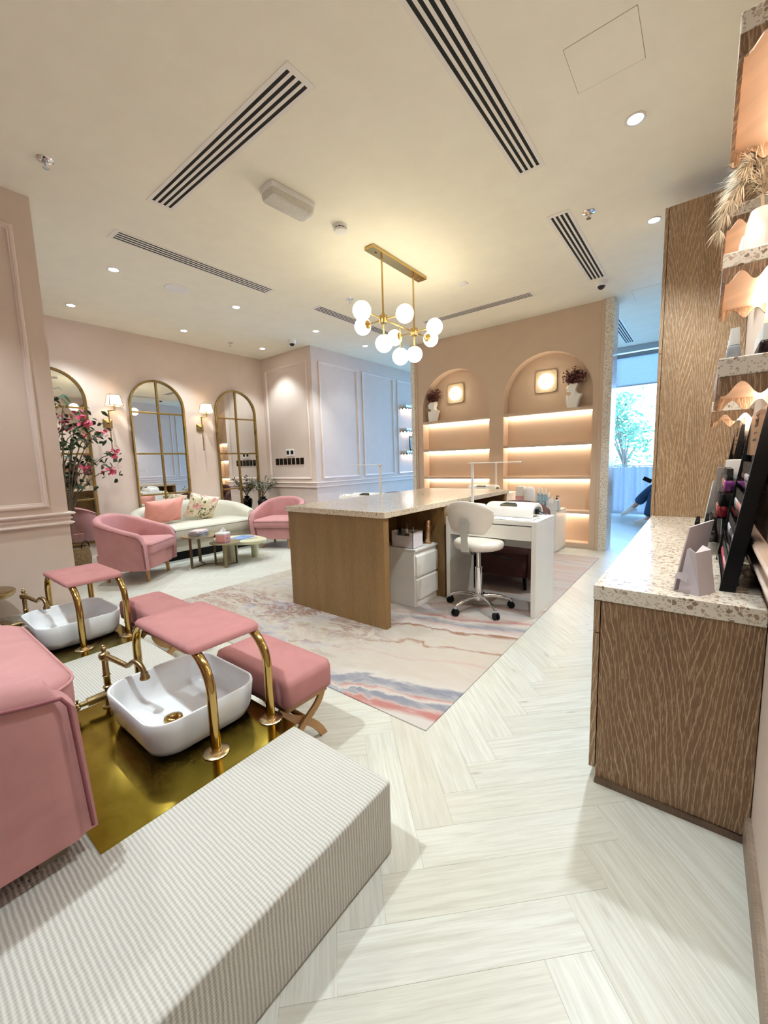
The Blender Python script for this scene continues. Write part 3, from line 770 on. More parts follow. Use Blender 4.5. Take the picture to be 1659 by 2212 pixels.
def footrest(label, x0, x1, y0, y1):
    t = thing('footrest', label, 'footrest', (0, 0, PZ + .0015), 0, 'brass tube footrests over the basins')
    zt = .345; r = .0165
    for y in (y0, y1):
        p = [(x1, y, .004), (x1, y, zt - .13)]
        for i in range(9):
            a = PI / 2 * i / 8; p.append((x1 - .13 + .13 * math.cos(a), y, zt - .13 + .13 * math.sin(a)))
        for i in range(9):
            a = PI / 2 + PI / 2 * i / 8; p.append((x0 + .13 + .13 * math.cos(a), y, zt - .13 + .13 * math.sin(a)))
        p += [(x0, y, .004)]
        MB().tube(p, r, 14).build('brass_tube', MAT['brasstube'], t, smooth=60)
        for x in (x0, x1):
            MB().lathe([(0, 0), (.042, 0), (.044, .003), (.040, .006), (.022, .007), (.021, .014), (.0, .014)], (x, y, 0), 22).build('floor_flange', MAT['flange'], t, smooth=40)
    cx, cy, hw, hd = (x0 + x1) / 2 + .012, (y0 + y1) / 2 - .005, .236, .142
    def ring(sc, z, bow):
        return [(cx + p[0] * sc, cy + p[1] * sc, z - bow * (p[0] / hw) ** 2) for p in rrect(-hw, hw, -hd, hd, .028, 5)]
    MB().loops([ring(.95, zt + .012, .018), ring(1.0, zt + .017, .018), ring(1.0, zt + .030, .018), ring(.95, zt + .041, .018), ring(.6, zt + .045, .018), ring(.2, zt + .046, .018)]).build('foot_pad', MAT['pinkdeep'], t, smooth=55)
    MB().box(cx - .2, cx + .2, cy - .11, cy + .11, zt + .004, zt + .014).build('pad_board', MAT['woodleg'], t)
    return t
MAT['flange'] = metal('pale_brass_flange', (.85, .68, .42), .22, .1)
def tap(label, x, y):
    """bridge tap: valve body on the gold deck, tall post and swan spout towards +x"""
    t = thing('basin_tap', label, 'tap', (x, y, PZ + .0015), 0, 'antique brass basin taps')
    A = MAT['antique']
    K = .648
    MB().lathe([(r_, z_ * K) for r_, z_ in [(.0, 0), (.026, 0), (.026, .006), (.016, .012), (.013, .03), (.015, .05), (.0125, .06), (.0125, .12), (.017, .125), (.017, .135), (.0125, .14), (.0125, .20), (.016, .206), (.012, .212), (.0115, .31), (.019, .318), (.021, .335), (.019, .352), (.009, .358), (.007, .366), (.012, .376), (.012, .386), (.005, .396), (.007, .404), (.0, .412)]], (0, 0, 0), 18).build('post', A, t, smooth=50)
    sp = [(.0, .0, .220), (.06, .014, .213), (.12, .028, .205)] + list(bez((.13, .030, .203), (.16, .036, .196), (.168, .038, .232), (.20, .044, .230), 7)) + list(bez((.205, .045, .229), (.235, .052, .226), (.246, .054, .205), (.248, .054, .185), 7))
    MB().tube(sp, [.0115, .011, .010] + [.0095] * 8 + [.0105] * 8, 12).build('spout', A, t, smooth=60)
    MB().lathe([(.0, 0), (.018, 0), (.018, .008), (.014, .012), (.013, .026), (0, .026)], (.248, .054, .172), 16).build('spout_end', A, t, smooth=50)
    MB().cyl((0, .0, .050), (.0, -.075, .050), .019, .017, 16).cyl((.0, -.075, .050), (0, -.10, .050), .010, n=12).build('valve_body', A, t, smooth=50)
    h = MB(); c = Vector((0, -.108, .050))
    for a in (0, 90): 
        d = Vector((math.cos(R(a)), 0, math.sin(R(a)))) * .022
        h.cyl(c - d, c + d, .004, n=8)
        h.ball(c + d, .006, 8, 6); h.ball(c - d, .006, 8, 6)
    h.ball(c, .011, 12, 8)
    h.build('cross_handle', A, t, smooth=60)
    return t
DX = -1.37
basin('white ceramic foot basin in the nearest pedicure station, brass plug in it', -1.565, .672)
basin('white ceramic foot basin of the further pedicure station by the blush wall', -1.565 + DX, .672)
footrest('pink padded footrest on brass tubes over the nearest basin', -1.885, -1.272, .640, .866)
footrest('pink padded footrest on brass tubes over the further basin', -1.885 + DX, -1.272 + DX, .640, .866)
tap('antique brass swan-neck tap at the nearest basin', -1.905, .525)
tap('antique brass swan-neck tap at the further basin', -1.905 + DX, .525)

# low stools on the floor at the end of the platform
def low_stool(label, x, y):
    t = thing('low_stool', label, 'stool', (x, y, 0), 0, 'pink cushioned pedicure stools')
    hw, hd = .265, .13
    def ring(sc, z): return [(p[0] * sc, p[1] * sc, z) for p in rrect(-hw, hw, -hd, hd, .035, 5)]
    MB().loops([ring(.94, .255), ring(.99, .262), ring(1.0, .28), ring(1.0, .345), ring(.97, .366), ring(.9, .374), ring(.5, .378), ring(.1, .378)]).build('cushion', MAT['pinkdeep'], t, smooth=55)
    MB().prism(rrect(-hw + .02, hw - .02, -hd + .015, hd - .015, .02, 3), .236, .258).build('seat_board', MAT['woodleg'], t)
    for sx in (-1, 1):                                   # two crossed arcs at each end make the x-shaped curule legs
        x_ = sx * .205
        for k, sy in enumerate((-1, 1)):
            pts = bez((x_, -sy * .105, .24), (x_, -sy * .085, .13), (x_, sy * .02, .17), (x_, sy * .118, .0), 12)
            lo = []
            for i, p in enumerate(pts):
                a = pts[max(0, i - 1)]; b_ = pts[min(12, i + 1)]; d = (b_ - a).normalized(); nn = Vector((0, -d.z, d.y)) * .017
                o_ = (-.013, -.001) if k else (.001, .013)
                q0, q1 = p - nn, p + nn
                if i == 12: q0, q1 = Vector((x_, sy * .118 - .022, 0)), Vector((x_, sy * .118 + .016, 0)); q0, q1 = (q0, q1) if (pts[11] - nn).y < (pts[11] + nn).y else (q1, q0)
                lo.append([(x_ + o_[0], q0.y, q0.z), (x_ + o_[1], q0.y, q0.z), (x_ + o_[1], q1.y, q1.z), (x_ + o_[0], q1.y, q1.z)])
            MB().loops(lo).build('leg', MAT['woodleg'], t, bevel=.002)
    MB().cyl((-.2, 0, .145), (.2, 0, .145), .011, n=12).build('stretcher', MAT['woodleg'], t, smooth=40)
    return t
low_stool('low pink cushioned stool with curved wooden legs beside the rug, nearest one', -1.50, 1.045)
low_stool('low pink cushioned stool half hidden behind the near footrest', -1.50 - 1.22, 1.06)

# round gold side table between the pedicure chairs and the wall
gt = thing('gold_side_table', 'round gold side table at the picture edge beside the further basin', 'side table', (-3.52, .365, PZ))
MB().lathe([(0, .0), (.12, 0), (.12, .012), (.03, .02), (.022, .12), (.05, .16), (.11, .185), (.155, .20), (.165, .215), (.165, .228), (.155, .236), (0, .236)], (0, 0, 0), 30).build('pedestal_top', MAT['antique'], gt, smooth=40)
# ================================================================== lounge: mirrors, sconces, tables, plants
def arched_mirror(label, yc):
    t = thing('arched_mirror', label, 'mirror', (XL, yc, 0), 0, 'arched window mirrors of the lounge')
    hw, zs, z0, d = .38, 2.107, .28, .036
    wf = .026
    def outline(h, n=24): return [(h, z0 + (hw - h)), (h, zs)] + [(h * math.cos(PI * i / n), zs + h * math.sin(PI * i / n)) for i in range(1, n)] + [(-h, zs), (-h, z0 + (hw - h))]
    o, q = outline(hw), outline(hw - wf)
    MB().loops([[(0, y, z) for y, z in o], [(d, y, z) for y, z in o], [(d + .006, y * .985, z0 + (z - z0) * .998) for y, z in o], [(d, y, z) for y, z in q], [(0, y, z) for y, z in q]], cap=False).build('frame', MAT['bronze'], t, smooth=40)
    # eight panes
    iw = hw - wf; rows = [(z0 + wf, .85), (.85, 1.44), (1.44, 2.02)]
    for sx in (-1, 1):
        for (a, b_) in rows:
            ys = sorted((sx * .006, sx * (iw - .001)))
            MB().box(.004, .010, ys[0], ys[1], a + .006, b_ - .006).build('pane', MAT['mirror'], t)
        pts = [(sx * .006, 2.026), (sx * (iw - .001), 2.026), (sx * (iw - .001), zs)] + [(sx * (iw - .001) * math.cos(PI / 2 * i / 12), zs + (iw - .001) * math.sin(PI / 2 * i / 12)) for i in range(1, 12)] + [(sx * .006, zs + iw - .001)]
        MB().prism(pts, .004, .010, 'x').build('pane', MAT['mirror'], t)
    MB().box(.002, .030, -.013, .013, z0 + wf, zs + iw).build('muntin', MAT['bronze'], t, bevel=.004)
    for z in (.85, 1.44, 2.02): MB().box(.002, .027, -iw, iw, z - .012, z + .012).build('muntin', MAT['bronze'], t, bevel=.004)
    return t
arched_mirror('arched bronze-framed mirror behind the bougainvillea, cut by the wall corner', 1.487)
arched_mirror('arched bronze-framed mirror right behind the pink cushion of the sofa', 2.742)
arched_mirror('arched bronze-framed mirror beside the corner with the black vase', 4.000)

def sconce(label, y):
    t = thing('wall_sconce', label, 'wall lamp', (XL, y, 0), 0, 'brass wall sconces between the mirrors')
    B = MAT['antique']
    zc = 1.842
    MB().loops([[(0, a * .055, zc + c * .055) for a, c in ((-1, -1), (1, -1), (1, 1), (-1, 1))], [(.010, a * .055, zc + c * .055) for a, c in ((-1, -1), (1, -1), (1, 1), (-1, 1))], [(.016, a * .046, zc + c * .046) for a, c in ((-1, -1), (1, -1), (1, 1), (-1, 1))], [(.040, a * .016, zc + c * .016) for a, c in ((-1, -1), (1, -1), (1, 1), (-1, 1))]]).build('backplate', B, t)
    MB().cyl((.03, 0, zc), (.075, .0, zc), .008, n=12).cyl((.075, 0, 1.50), (.075, 0, 2.00), .0075, n=12).ball((.075, 0, 1.50), .013, 12, 8).ball((.075, 0, 2.0), .012, 12, 8).ball((.075, 0, zc), .014, 12, 8).build('rod', MAT['bronze'], t, smooth=50)
    MB().cyl((.075, 0, 2.0), (.135, .055, 2.012), .0065, n=10).ball((.135, .055, 2.012), .012, 12, 8).cyl((.135, .055, 2.012), (.135, .055, 2.085), .010, .013, 12).build('arm', B, t, smooth=50)
    b = MB(); n = 4
    def sq(h, z): return [(.135 + p[0], .055 + p[1], z) for p in rrect(-h, h, -h, h, .018, 4)]
    b.loops([sq(.083, 2.065), sq(.058, 2.205)], cap=False); b.build('shade', MAT['shade'], t, smooth=40)
    e = MB()
    for h, z in ((.084, 2.066), (.059, 2.204)): e.tube(sq(h, z), .004, 5, closed=True)
    for sx in (-1, 1):
        for sy in (-1, 1): e.tube([(.135 + sx * .081, .055 + sy * .081, 2.066), (.135 + sx * .056, .055 + sy * .056, 2.204)], .0035, 5)
    e.build('shade_trim', MAT['bronze'], t, smooth=60)
    l = bpy.data.lights.new('sconce_bulb', 'POINT'); l.energy = .55; l.color = (1, .74, .45); l.shadow_soft_size = .025
    lo = bpy.data.objects.new('sconce_bulb', l); COL.objects.link(lo); lo.parent = t; lo.location = (.135, .055, 2.13)
    return t
sconce('brass wall sconce with pleated shade between the first and middle mirror', 2.085)
sconce('brass wall sconce with pleated shade between the middle and far mirror', 3.355)

# cushions on the sofa
def pillow(name, label, mat, loc, rot, w_, h, th):
    def side(sg):
        def f(u, v):
            a, b_ = u * 2 - 1, v * 2 - 1
            k = ((1 - abs(a) ** 2.6) * (1 - abs(b_) ** 2.6)) ** .62
            px = 1 - .07 * (1 - b_ * b_) * abs(a) ** 3; py = 1 - .09 * (1 - a * a) * abs(b_) ** 3
            wr = .012 * math.sin(9 * a + 4 * b_) * (1 - k) * k * 4
            return (a * w_ / 2 * px, sg * (th / 2 * k + .004) + wr * sg, b_ * h / 2 * py)
        return f
    b = MB(); b.grid(side(1), 19, 19); b.grid(side(-1), 19, 19)
    n = 19; edge = list(range(n)) + [n * j + n - 1 for j in range(1, n)] + [n * (n - 1) + i for i in range(n - 2, -1, -1)] + [n * j for j in range(n - 2, 0, -1)]
    m = n * n
    for i in range(len(edge)):
        a, c = edge[i], edge[(i + 1) % len(edge)]; b.f.append((a, c, m + c, m + a)); b.m.append(0)
    o = b.build(name, mat, None, smooth=70, loc=loc, rot=rot)
    return tag(o, label, 'cushion')
pillow('cushion', 'plain rose pink cushion leaning on the white sofa', MAT['rosecush'] if 'rosecush' in MAT else velvet('blush_cushion_velvet', srgb(232, 160, 146)), (-5.85, 2.50, .64), (R(-22), R(3), R(-90 + 8)), .56, .37, .17)
pillow('cushion', 'floral print cushion with roses on the white sofa', MAT['floral'], (-5.88, 3.06, .64), (R(-22), R(-14), R(-90 - 6)), .43, .40, .16)

# nesting metal tables
def clover_table(label, x, y, h, r, rot, notch):
    t = thing('nesting_table', label, 'side table', (x, y, 0), rot, 'bronze three-legged side tables')
    M_ = MAT['tabletop']
    top = [(r * math.cos(2 * PI * i / 40), r * math.sin(2 * PI * i / 40)) for i in range(40)]
    if notch:
        top = [p if math.dist(p, (r * 1.02, 0)) > .09 else tuple(Vector((r * 1.02, 0)) + (Vector(p) - Vector((r * 1.02, 0))).normalized() * .09) for p in top if True]
        top = [(px if px < r * .93 else r * .93, py) for px, py in top]
    MB().prism(top, h - .014, h).build('table_top', M_, t, bevel=.003)
    for k in range(3):
        a = 2 * PI * k / 3 + .5; cx, cy = (r - .03) * math.cos(a), (r - .03) * math.sin(a)
        tx, ty = -math.sin(a), math.cos(a)
        MB().prism([(cx + tx * .018, cy + ty * .018), (cx - tx * .018, cy - ty * .018), (cx - tx * .018 - .008 * math.cos(a), cy - ty * .018 - .008 * math.sin(a)), (cx + tx * .018 - .008 * math.cos(a), cy + ty * .018 - .008 * math.sin(a))], 0, h - .014).build('leg', MAT['bronze2'], t)
        MB().box(0, (r - .034), -.011, .011, 0, .010).xform(Matrix.Rotation(a, 4, 'Z')).build('floor_bar', MAT['bronze2'], t)
    return t
MAT['bronze2'] = metal('dark_bronze', (.26, .21, .12), .35, .15)
MAT['tabletop'] = metal('pale_bronze_top', (.46, .40, .26), .3, .15)
clover_table('tall bronze side table with magazines on it in front of the sofa', -4.92, 2.55, .385, .255, R(20), True)
clover_table('low bronze side table with the tissue box on it', -4.64, 2.67, .300, .178, R(60), False)
bt = thing('coffee_table', 'low pale olive pebble-shaped coffee table with thick round legs', 'coffee table', (-4.80, 2.98, 0), R(20))
def peb(sc, z): return [(sc * (.345 + .04 * math.cos(2 * a)) * math.cos(a), sc * (.27 + .03 * math.cos(3 * a + .6)) * math.sin(a), z) for a in [2 * PI * i / 44 for i in range(44)]]
MAT['olive'] = plain('pale_olive_lacquer', srgb(206, 204, 170), .25, var=.03)
MB().loops([peb(.93, .225), peb(.985, .232), peb(1, .250), peb(1, .263), peb(.985, .270)]).build('table_top', MAT['olive'], bt, smooth=40)
for lx, ly in ((.02, -.16), (-.19, .0), (.12, .14)): MB().cyl((lx, ly, 0), (lx, ly, .227), .048, n=20).build('leg', MAT['olive'], bt, smooth=40)
# magazines, tissue box
MG = [('pale pink booklet on top of the magazine pile', srgb(226, 188, 190), .15, .20, 12), ('white magazine second from the top of the pile', srgb(224, 222, 226), .15, .19, -6), ('lilac grey magazine in the middle of the pile', srgb(150, 150, 184), .14, .19, 5), ('dark cover magazine low in the pile', srgb(84, 92, 96), .15, .20, -12), ('dark olive magazine at the bottom of the pile', srgb(70, 74, 66), .16, .21, 8)]
z = .385
for lab, c, a, b_, rz in reversed(MG):
    m = MB().box(-a / 2, a / 2, -b_ / 2, b_ / 2, 0, .011)
    o = thing('magazine', lab, 'magazine', (-4.955, 2.51, z), R(rz + 30), 'magazines piled on the tall side table')
    MB().box(-a / 2 + .003, a / 2 - .002, -b_ / 2 + .002, b_ / 2 - .002, .0012, .0098).build('pages', MAT['white'], o)
    MB().box(-a / 2, a / 2, -b_ / 2, b_ / 2, .0098, .0112).box(-a / 2, a / 2, -b_ / 2, b_ / 2, 0, .0012).box(-a / 2, -a / 2 + .003, -b_ / 2, b_ / 2, 0, .011).build('cover', plain('magazine_cover', c, .35, var=.12, vscale=20), o)
    z += .0113
for lab, c, dx, rz in (('glossy blue magazine lying open-edged on the pale coffee table', srgb(120, 150, 200), -.02, 20), ('grey brochure under the blue magazine on the coffee table', srgb(176, 180, 186), .04, -14)):
    o = thing('magazine', lab, 'magazine', (-4.80 + dx, 3.02, .270 if rz < 0 else .276), R(rz), 'magazines on the coffee table')
    MB().box(-.10, .10, -.14, .14, 0, .0055).build('cover', plain('magazine_cover', c, .25, var=.3, vscale=9), o)
tb = thing('tissue_box', 'pink tissue box with white lid and a tissue sticking out', 'tissue box', (-4.64, 2.65, .300), R(25))
MB().box(-.062, .062, -.062, .062, 0, .095).build('box_body', plain('pink_leatherette', srgb(226, 160, 150), .5, var=.05), tb, bevel=.003)
MB().box(-.064, .064, -.064, .064, .095, .118).build('lid', MAT['white'], tb, bevel=.003)
MB().box(.0625, .0635, -.02, .016, .045, .052).build('printed_logo', MAT['black'], tb)
def tis(u, v):
    a = u * 2 - 1
    return (.035 * a + .02 * v, .02 * math.sin(3 * a + 4 * v) * (1 - .4 * v), .116 + .065 * v * (1 - .35 * a * a) + .012 * math.sin(6 * a) * v)
MB().grid(tis, 11, 8).build('tissue', MAT['white'], tb, smooth=80)

# leaves / flower helpers
def leafset(q, centers, spread, count, size, narrow=.5):
    f = MB()
    for c in centers:
        for k in range(count):
            p = Vector(c) + Vector((q.gauss(0, spread[0]), q.gauss(0, spread[1]), q.gauss(0, spread[2]))); s_ = size * q.uniform(.7, 1.3)
            d = Vector((q.uniform(-1, 1), q.uniform(-1, 1), q.uniform(-.8, .5))).normalized(); u = d.orthogonal().normalized()
            u = Quaternion(d, q.uniform(0, 2 * PI)) @ u; w_ = d.cross(u)
            f.add([p - d * s_, p + u * s_ * narrow - d * s_ * .1, p + d * s_, p - u * s_ * narrow - d * s_ * .1, p + w_ * s_ * .16], [(0, 1, 4), (1, 2, 4), (2, 3, 4), (3, 0, 4)])
    return f
MAT['leafdk'] = plain('dark_leaf', srgb(52, 74, 46), .4, var=.35, vscale=12)
MAT['bract'] = plain('pink_bract', srgb(224, 96, 122), .6, var=.3, vscale=14)
MAT['eucal'] = plain('grey_eucalyptus', srgb(128, 130, 108), .6, var=.3, vscale=20)
MAT['stem'] = plain('woody_stem', srgb(96, 78, 58), .8, var=.2)
MAT['wicker'] = plain('seagrass', srgb(140, 112, 76), .85, var=.4, vscale=60)

# bougainvillea in a basket behind the wall corner
q = random.Random(11)
bp = thing('bougainvillea_plant', 'pink flowering bougainvillea with dark leaves beside the wall corner', 'plant', (-6.02, 1.45, 0))
tips = [(.02, .10, 2.0), (.06, .26, 1.86), (.10, .34, 1.72), (.08, .20, 1.62), (.05, .42, 1.66), (.12, .52, 1.43), (.06, .30, 1.36), (.02, .16, 1.26), (.12, .46, 1.22), (.0, .05, 1.48), (-.05, -.1, 1.7), (.05, -.15, 1.4), (.02, .10, 1.1), (.04, .22, 1.02)]
b = MB()
for e in tips: b.tube(bez((0, 0, .30), (.01, .02, .8), (e[0] * .4, e[1] * .4, e[2] * .95), e, 8), [.012] * 3 + [.009] * 3 + [.005] * 3, 5)
b.build('stem', MAT['stem'], bp, smooth=60)
def single(mat, name, narrow):
    m = MB(); m.add([(-1, 0, 0), (-.35, narrow, .10), (.35, narrow * .8, .05), (1, 0, -.08), (.35, -narrow * .8, .05), (-.35, -narrow, .10), (-.35, 0, -.05), (.35, 0, -.06)], [(0, 1, 6), (1, 2, 7, 6), (2, 3, 7), (0, 6, 5), (6, 7, 4, 5), (7, 3, 4)])
    return m.mesh(name, mat, 60)
LEAF, BRACT = single(MAT['leafdk'], 'leaf', .52), single(MAT['bract'], 'bract', .72)
def scatter(me, name, parent, pts, spread, n, size):
    for c in pts:
        for k in range(n):
            o = bpy.data.objects.new(name, me); COL.objects.link(o); o.parent = parent
            o.location = Vector(c) + Vector((q.gauss(0, spread[0]), q.gauss(0, spread[1]), q.gauss(0, spread[2])))
            o.rotation_euler = (q.uniform(-1.2, 1.2), q.uniform(-.3, 1.1), q.uniform(0, 2 * PI)); k_ = size * q.uniform(.75, 1.3); o.scale = (k_, k_, k_)
scatter(LEAF, 'leaf', bp, tips, (.075, .075, .075), 12, .042)
fl = [tips[i] for i in (1, 4, 5, 8)] + [(.08, .30, 1.80), (.10, .46, 1.70), (.15, .56, 1.45), (.13, .53, 1.20), (.04, .24, 1.24), (.06, .22, 1.88), (.10, .26, 1.78)]
scatter(BRACT, 'bract', bp, fl, (.030, .032, .028), 9, .030)
bk = thing('wicker_basket', 'woven seagrass basket with black handles holding the bougainvillea', 'basket', (-6.02, 1.47, 0))
b = MB()
for i in range(26):
    z = .012 + .0115 * i; r = .155 + .02 * math.sin(PI * i / 25)
    b.tube([(r * (1 + .012 * math.sin(14 * a + i * PI)) * math.cos(a), r * (1 + .012 * math.sin(14 * a + i * PI)) * math.sin(a), z) for a in [2 * PI * k / 42 for k in range(42)]], .0068, 5, closed=True)
b.build('woven_body', MAT['wicker'], bk, smooth=70)
MB().cyl((0, 0, .004), (0, 0, .27), .15, .155, 24).build('liner', MAT['stem'], bk)
for a in (35, 215):
    c = Vector((.165 * math.cos(R(a)), .165 * math.sin(R(a)), .29)); tdir = Vector((-math.sin(R(a)), math.cos(R(a)), 0))
    MB().tube(bez(c - tdir * .06, c - tdir * .055 + Vector((0, 0, .12)), c + tdir * .055 + Vector((0, 0, .12)), c + tdir * .06, 10), .006, 7).build('handle', MAT['black'], bk, smooth=60)

# black vase with eucalyptus on a low stand in the corner
vs = thing('corner_stand', 'low pale stand carrying the black vase in the lounge corner', 'stand', (-6.05, 4.30, 0))
MB().box(-.16, .16, -.18, .18, .36, .40).build('stand_top', MAT['olive'], vs, bevel=.004)
for sx in (-1, 1):
    for sy in (-1, 1): MB().box(sx * .14 - .012, sx * .14 + .012, sy * .155 - .012, sy * .155 + .012, 0, .36).build('leg', MAT['bronze2'], vs)
bv = thing('black_vase', 'glossy black vase of dried eucalyptus in the lounge corner', 'vase', (-6.05, 4.26, .40))
MB().lathe([(0, 0), (.055, 0), (.062, .01), (.080, .10), (.092, .18), (.092, .215), (.080, .24), (.048, .252), (.042, .262), (.052, .278), (.054, .284), (.046, .284), (.036, .265), (0, .262)], (0, 0, 0), 28).build('vase_body', MAT['blackgloss'], bv, smooth=60)
q = random.Random(21); b = MB(); cen = []
for i in range(16):
    a = q.uniform(0, 2 * PI); e = Vector((.17 * math.cos(a) * q.uniform(.3, 1), .27 * math.sin(a) * q.uniform(.3, 1), q.uniform(.44, .62)))
    pts = bez((0, 0, .25), (e.x * .1, e.y * .1, .36), (e.x * .5, e.y * .5, e.z * .8), e, 6); b.tube(pts, .0028, 4); cen += [pts[4], pts[5], pts[6]]
b.build('stem', MAT['stem'], bv)
leafset(q, cen, (.025, .03, .03), 11, .017, .6).build('small_leaves', MAT['eucal'], bv)['kind'] = 'stuff'

# switches and thermostats
def wallplate(name, label, cat, x, z, w_, h, mats, group, extra=None):
    t = thing(name, label, cat, (x, YS, z), 0, group)
    MB().box(-w_ / 2, w_ / 2, -.010, 0, -h / 2, h / 2).build('plate', mats[0], t, bevel=.004)
    if extra: extra(t)
    return t
def th_extra(t): MB().box(-.032, .032, -.0125, -.010, -.030, .034).build('screen', MAT['black'], t)
for x, lab in ((-5.685, 'white square thermostat with dark screen, the one nearer the mirror wall'), (-5.572, 'white square thermostat with dark screen, the one nearer the passage')):
    wallplate('thermostat', lab, 'thermostat', x, 1.432, .094, .118, (MAT['white'],), 'thermostats above the switches', th_extra)
ords = ['first', 'second', 'third', 'fourth', 'fifth', 'sixth', 'seventh']
for i in range(7):
    def sw(t, i=i):
        for k in range(2): MB().box(-.030, .030, -.014, -.010, -.030 + k * .032, -.002 + k * .032).build('rocker', MAT['bronzesw'], t, bevel=.002)
    if 'bronzesw' not in MAT: MAT['bronzesw'] = metal('dark_bronze_switch', (.05, .04, .03), .35, .1)
    wallplate('light_switch', f'dark bronze light switch below the thermostats, {ords[i]} of seven counted from the mirror wall', 'switch', -5.995 + i * .110, 1.281, .086, .112, (MAT['bronzesw'],), 'row of light switches', sw)
# ================================================================== manicure island and desks
isl = thing('manicure_island', 'oak manicure island with open knee space under its stone top', 'island', (0, 0, 0))
IZ = .825
MB().box(-2.800, -1.757, 2.215, 2.275, .006, IZ).build('end_panel', MAT['oakisl'], isl, bevel=.002)
MB().box(-2.800, -1.757, 4.44, 4.50, .006, IZ).build('end_panel', MAT['oakisl'], isl, bevel=.002)
MB().box(-2.780, -1.757, 3.075, 3.115, .006, IZ).build('middle_panel', MAT['oakisl'], isl, bevel=.002)
MB().box(-2.310, -2.275, 2.275, 4.44, .006, IZ).build('spine_panel', MAT['oakisl'], isl)
tag(MB().box(-2.826, -1.738, 2.206, 4.52, IZ, .870).build('island_worktop', MAT['terrazzo2'], bevel=.004), 'speckled beige stone worktop of the manicure island', 'worktop')

def drawer_unit(label, loc, rz, mat, n=2, h=.49, w_=.35, d=.40, group=None):
    """drawers face +x locally"""
    t = thing('drawer_unit', label, 'drawer unit', loc, rz, group)
    MB().box(-d, -.018, -w_ / 2, w_ / 2, .0, h - .016).build('carcass', mat, t)
    MB().box(-d - .002, 0, -w_ / 2 - .004, w_ / 2 + .004, h - .016, h).build('unit_top', mat, t, bevel=.002)
    MB().box(-.018, -.010, -w_ / 2 + .012, w_ / 2 - .012, 0, .055).build('kick_board', mat, t)
    fh = (h - .016 - .075) / n
    for k in range(n):
        z0 = .060 + k * fh
        MB().prism([(-.018, z0), (.0, z0), (.0, z0 + fh - .034), (-.010, z0 + fh - .022), (-.018, z0 + fh - .022)], -w_ / 2 + .012, w_ / 2 - .004, 'y').build('drawer_front', mat, t)
        MB().box(-.019, -.0175, -w_ / 2 + .014, w_ / 2 - .006, z0 + fh - .024, z0 + fh - .002).build('finger_gap', MAT['white'] if mat is MAT['lam'] else mat, t)
    return t
drawer_unit('small white two-drawer unit under the near end of the island', (-1.825, 2.892, .006), 0, MAT['lam'])
MAT['darkbrown'] = plain('plain_dark_brown', srgb(74, 48, 40), .4, var=.08)  # plain dark brown, used on the second drawer unit and the fitting's wiring
drawer_unit('dark brown drawer unit in the shade behind the white desk leg', (-1.80, 3.36, .006), 0, MAT['darkbrown'], 2, .52, .36, .42)

# caddy and bottles on the small drawer unit
MAT['lilacplastic'] = plain('pale_lilac_plastic', srgb(224, 216, 220), .4, var=.03)
def caddy(label, loc, rz, w_, d, h, mat):
    t = thing('storage_caddy', label, 'caddy', loc, rz)
    MB().box(-w_ / 2, w_ / 2, -d / 2, d / 2, 0, .004).build('tray_base', mat, t)
    MB().prism([(-w_ / 2, 0), (w_ / 2, 0), (w_ / 2, h), (w_ * .36, h), (w_ * .32, h * .76), (-w_ * .32, h * .76), (-w_ * .36, h), (-w_ / 2, h)], -d / 2, -d / 2 + .004, 'y').build('caddy_side', mat, t)
    MB().prism([(-w_ / 2, 0), (w_ / 2, 0), (w_ / 2, h), (-w_ / 2, h)], d / 2 - .004, d / 2, 'y').build('caddy_side', mat, t)
    for sx in (-1, 1): MB().box(sx * w_ / 2 - (.004 if sx > 0 else 0), sx * w_ / 2 + (.004 if sx < 0 else 0), -d / 2, d / 2, 0, h).build('caddy_side', mat, t)
    return t
def bottle(label, loc, r, h, body, cap, group, kind='nozzle', n=14):
    t = thing('salon_bottle', label, 'bottle', loc, 0, group)
    MB().lathe([(0, 0), (r * .95, 0), (r, r * .1), (r, h * .66), (r * .8, h * .72), (r * .42, h * .75), (0, h * .75)], (0, 0, 0), n).build('bottle_body', body, t, smooth=45)
    if kind == 'nozzle': MB().lathe([(0, h * .745), (r * .45, h * .745), (r * .42, h * .80), (r * .22, h * .86), (r * .10, h), (0, h)], (0, 0, 0), n).build('nozzle', cap, t, smooth=45)
    elif kind == 'pump':
        MB().lathe([(0, h * .745), (r * .55, h * .745), (r * .55, h * .84), (r * .2, h * .85), (r * .2, h * .94), (0, h * .94)], (0, 0, 0), n).box(-r * .3, r * 1.3, -r * .22, r * .22, h * .94, h).build('pump', cap, t, smooth=45)
    else: MB().lathe([(0, h * .745), (r * .6, h * .745), (r * .62, h * .76), (r * .62, h * .99), (0, h)], (0, 0, 0), n).build('cap', cap, t, smooth=45)
    return t
MAT['greyglass'] = plain('smoky_bottle', srgb(96, 88, 80), .25, var=.1)
MAT['clearish'] = plain('milky_bottle', srgb(206, 200, 192), .3, var=.04)
MAT['copper'] = metal('rose_gold_bottle', (.55, .34, .20), .28, .1)
caddy('pale caddy full of bottles on the small drawer unit under the island', (-1.975, 2.815, .496), 0, .22, .15, .135, MAT['lilacplastic'])
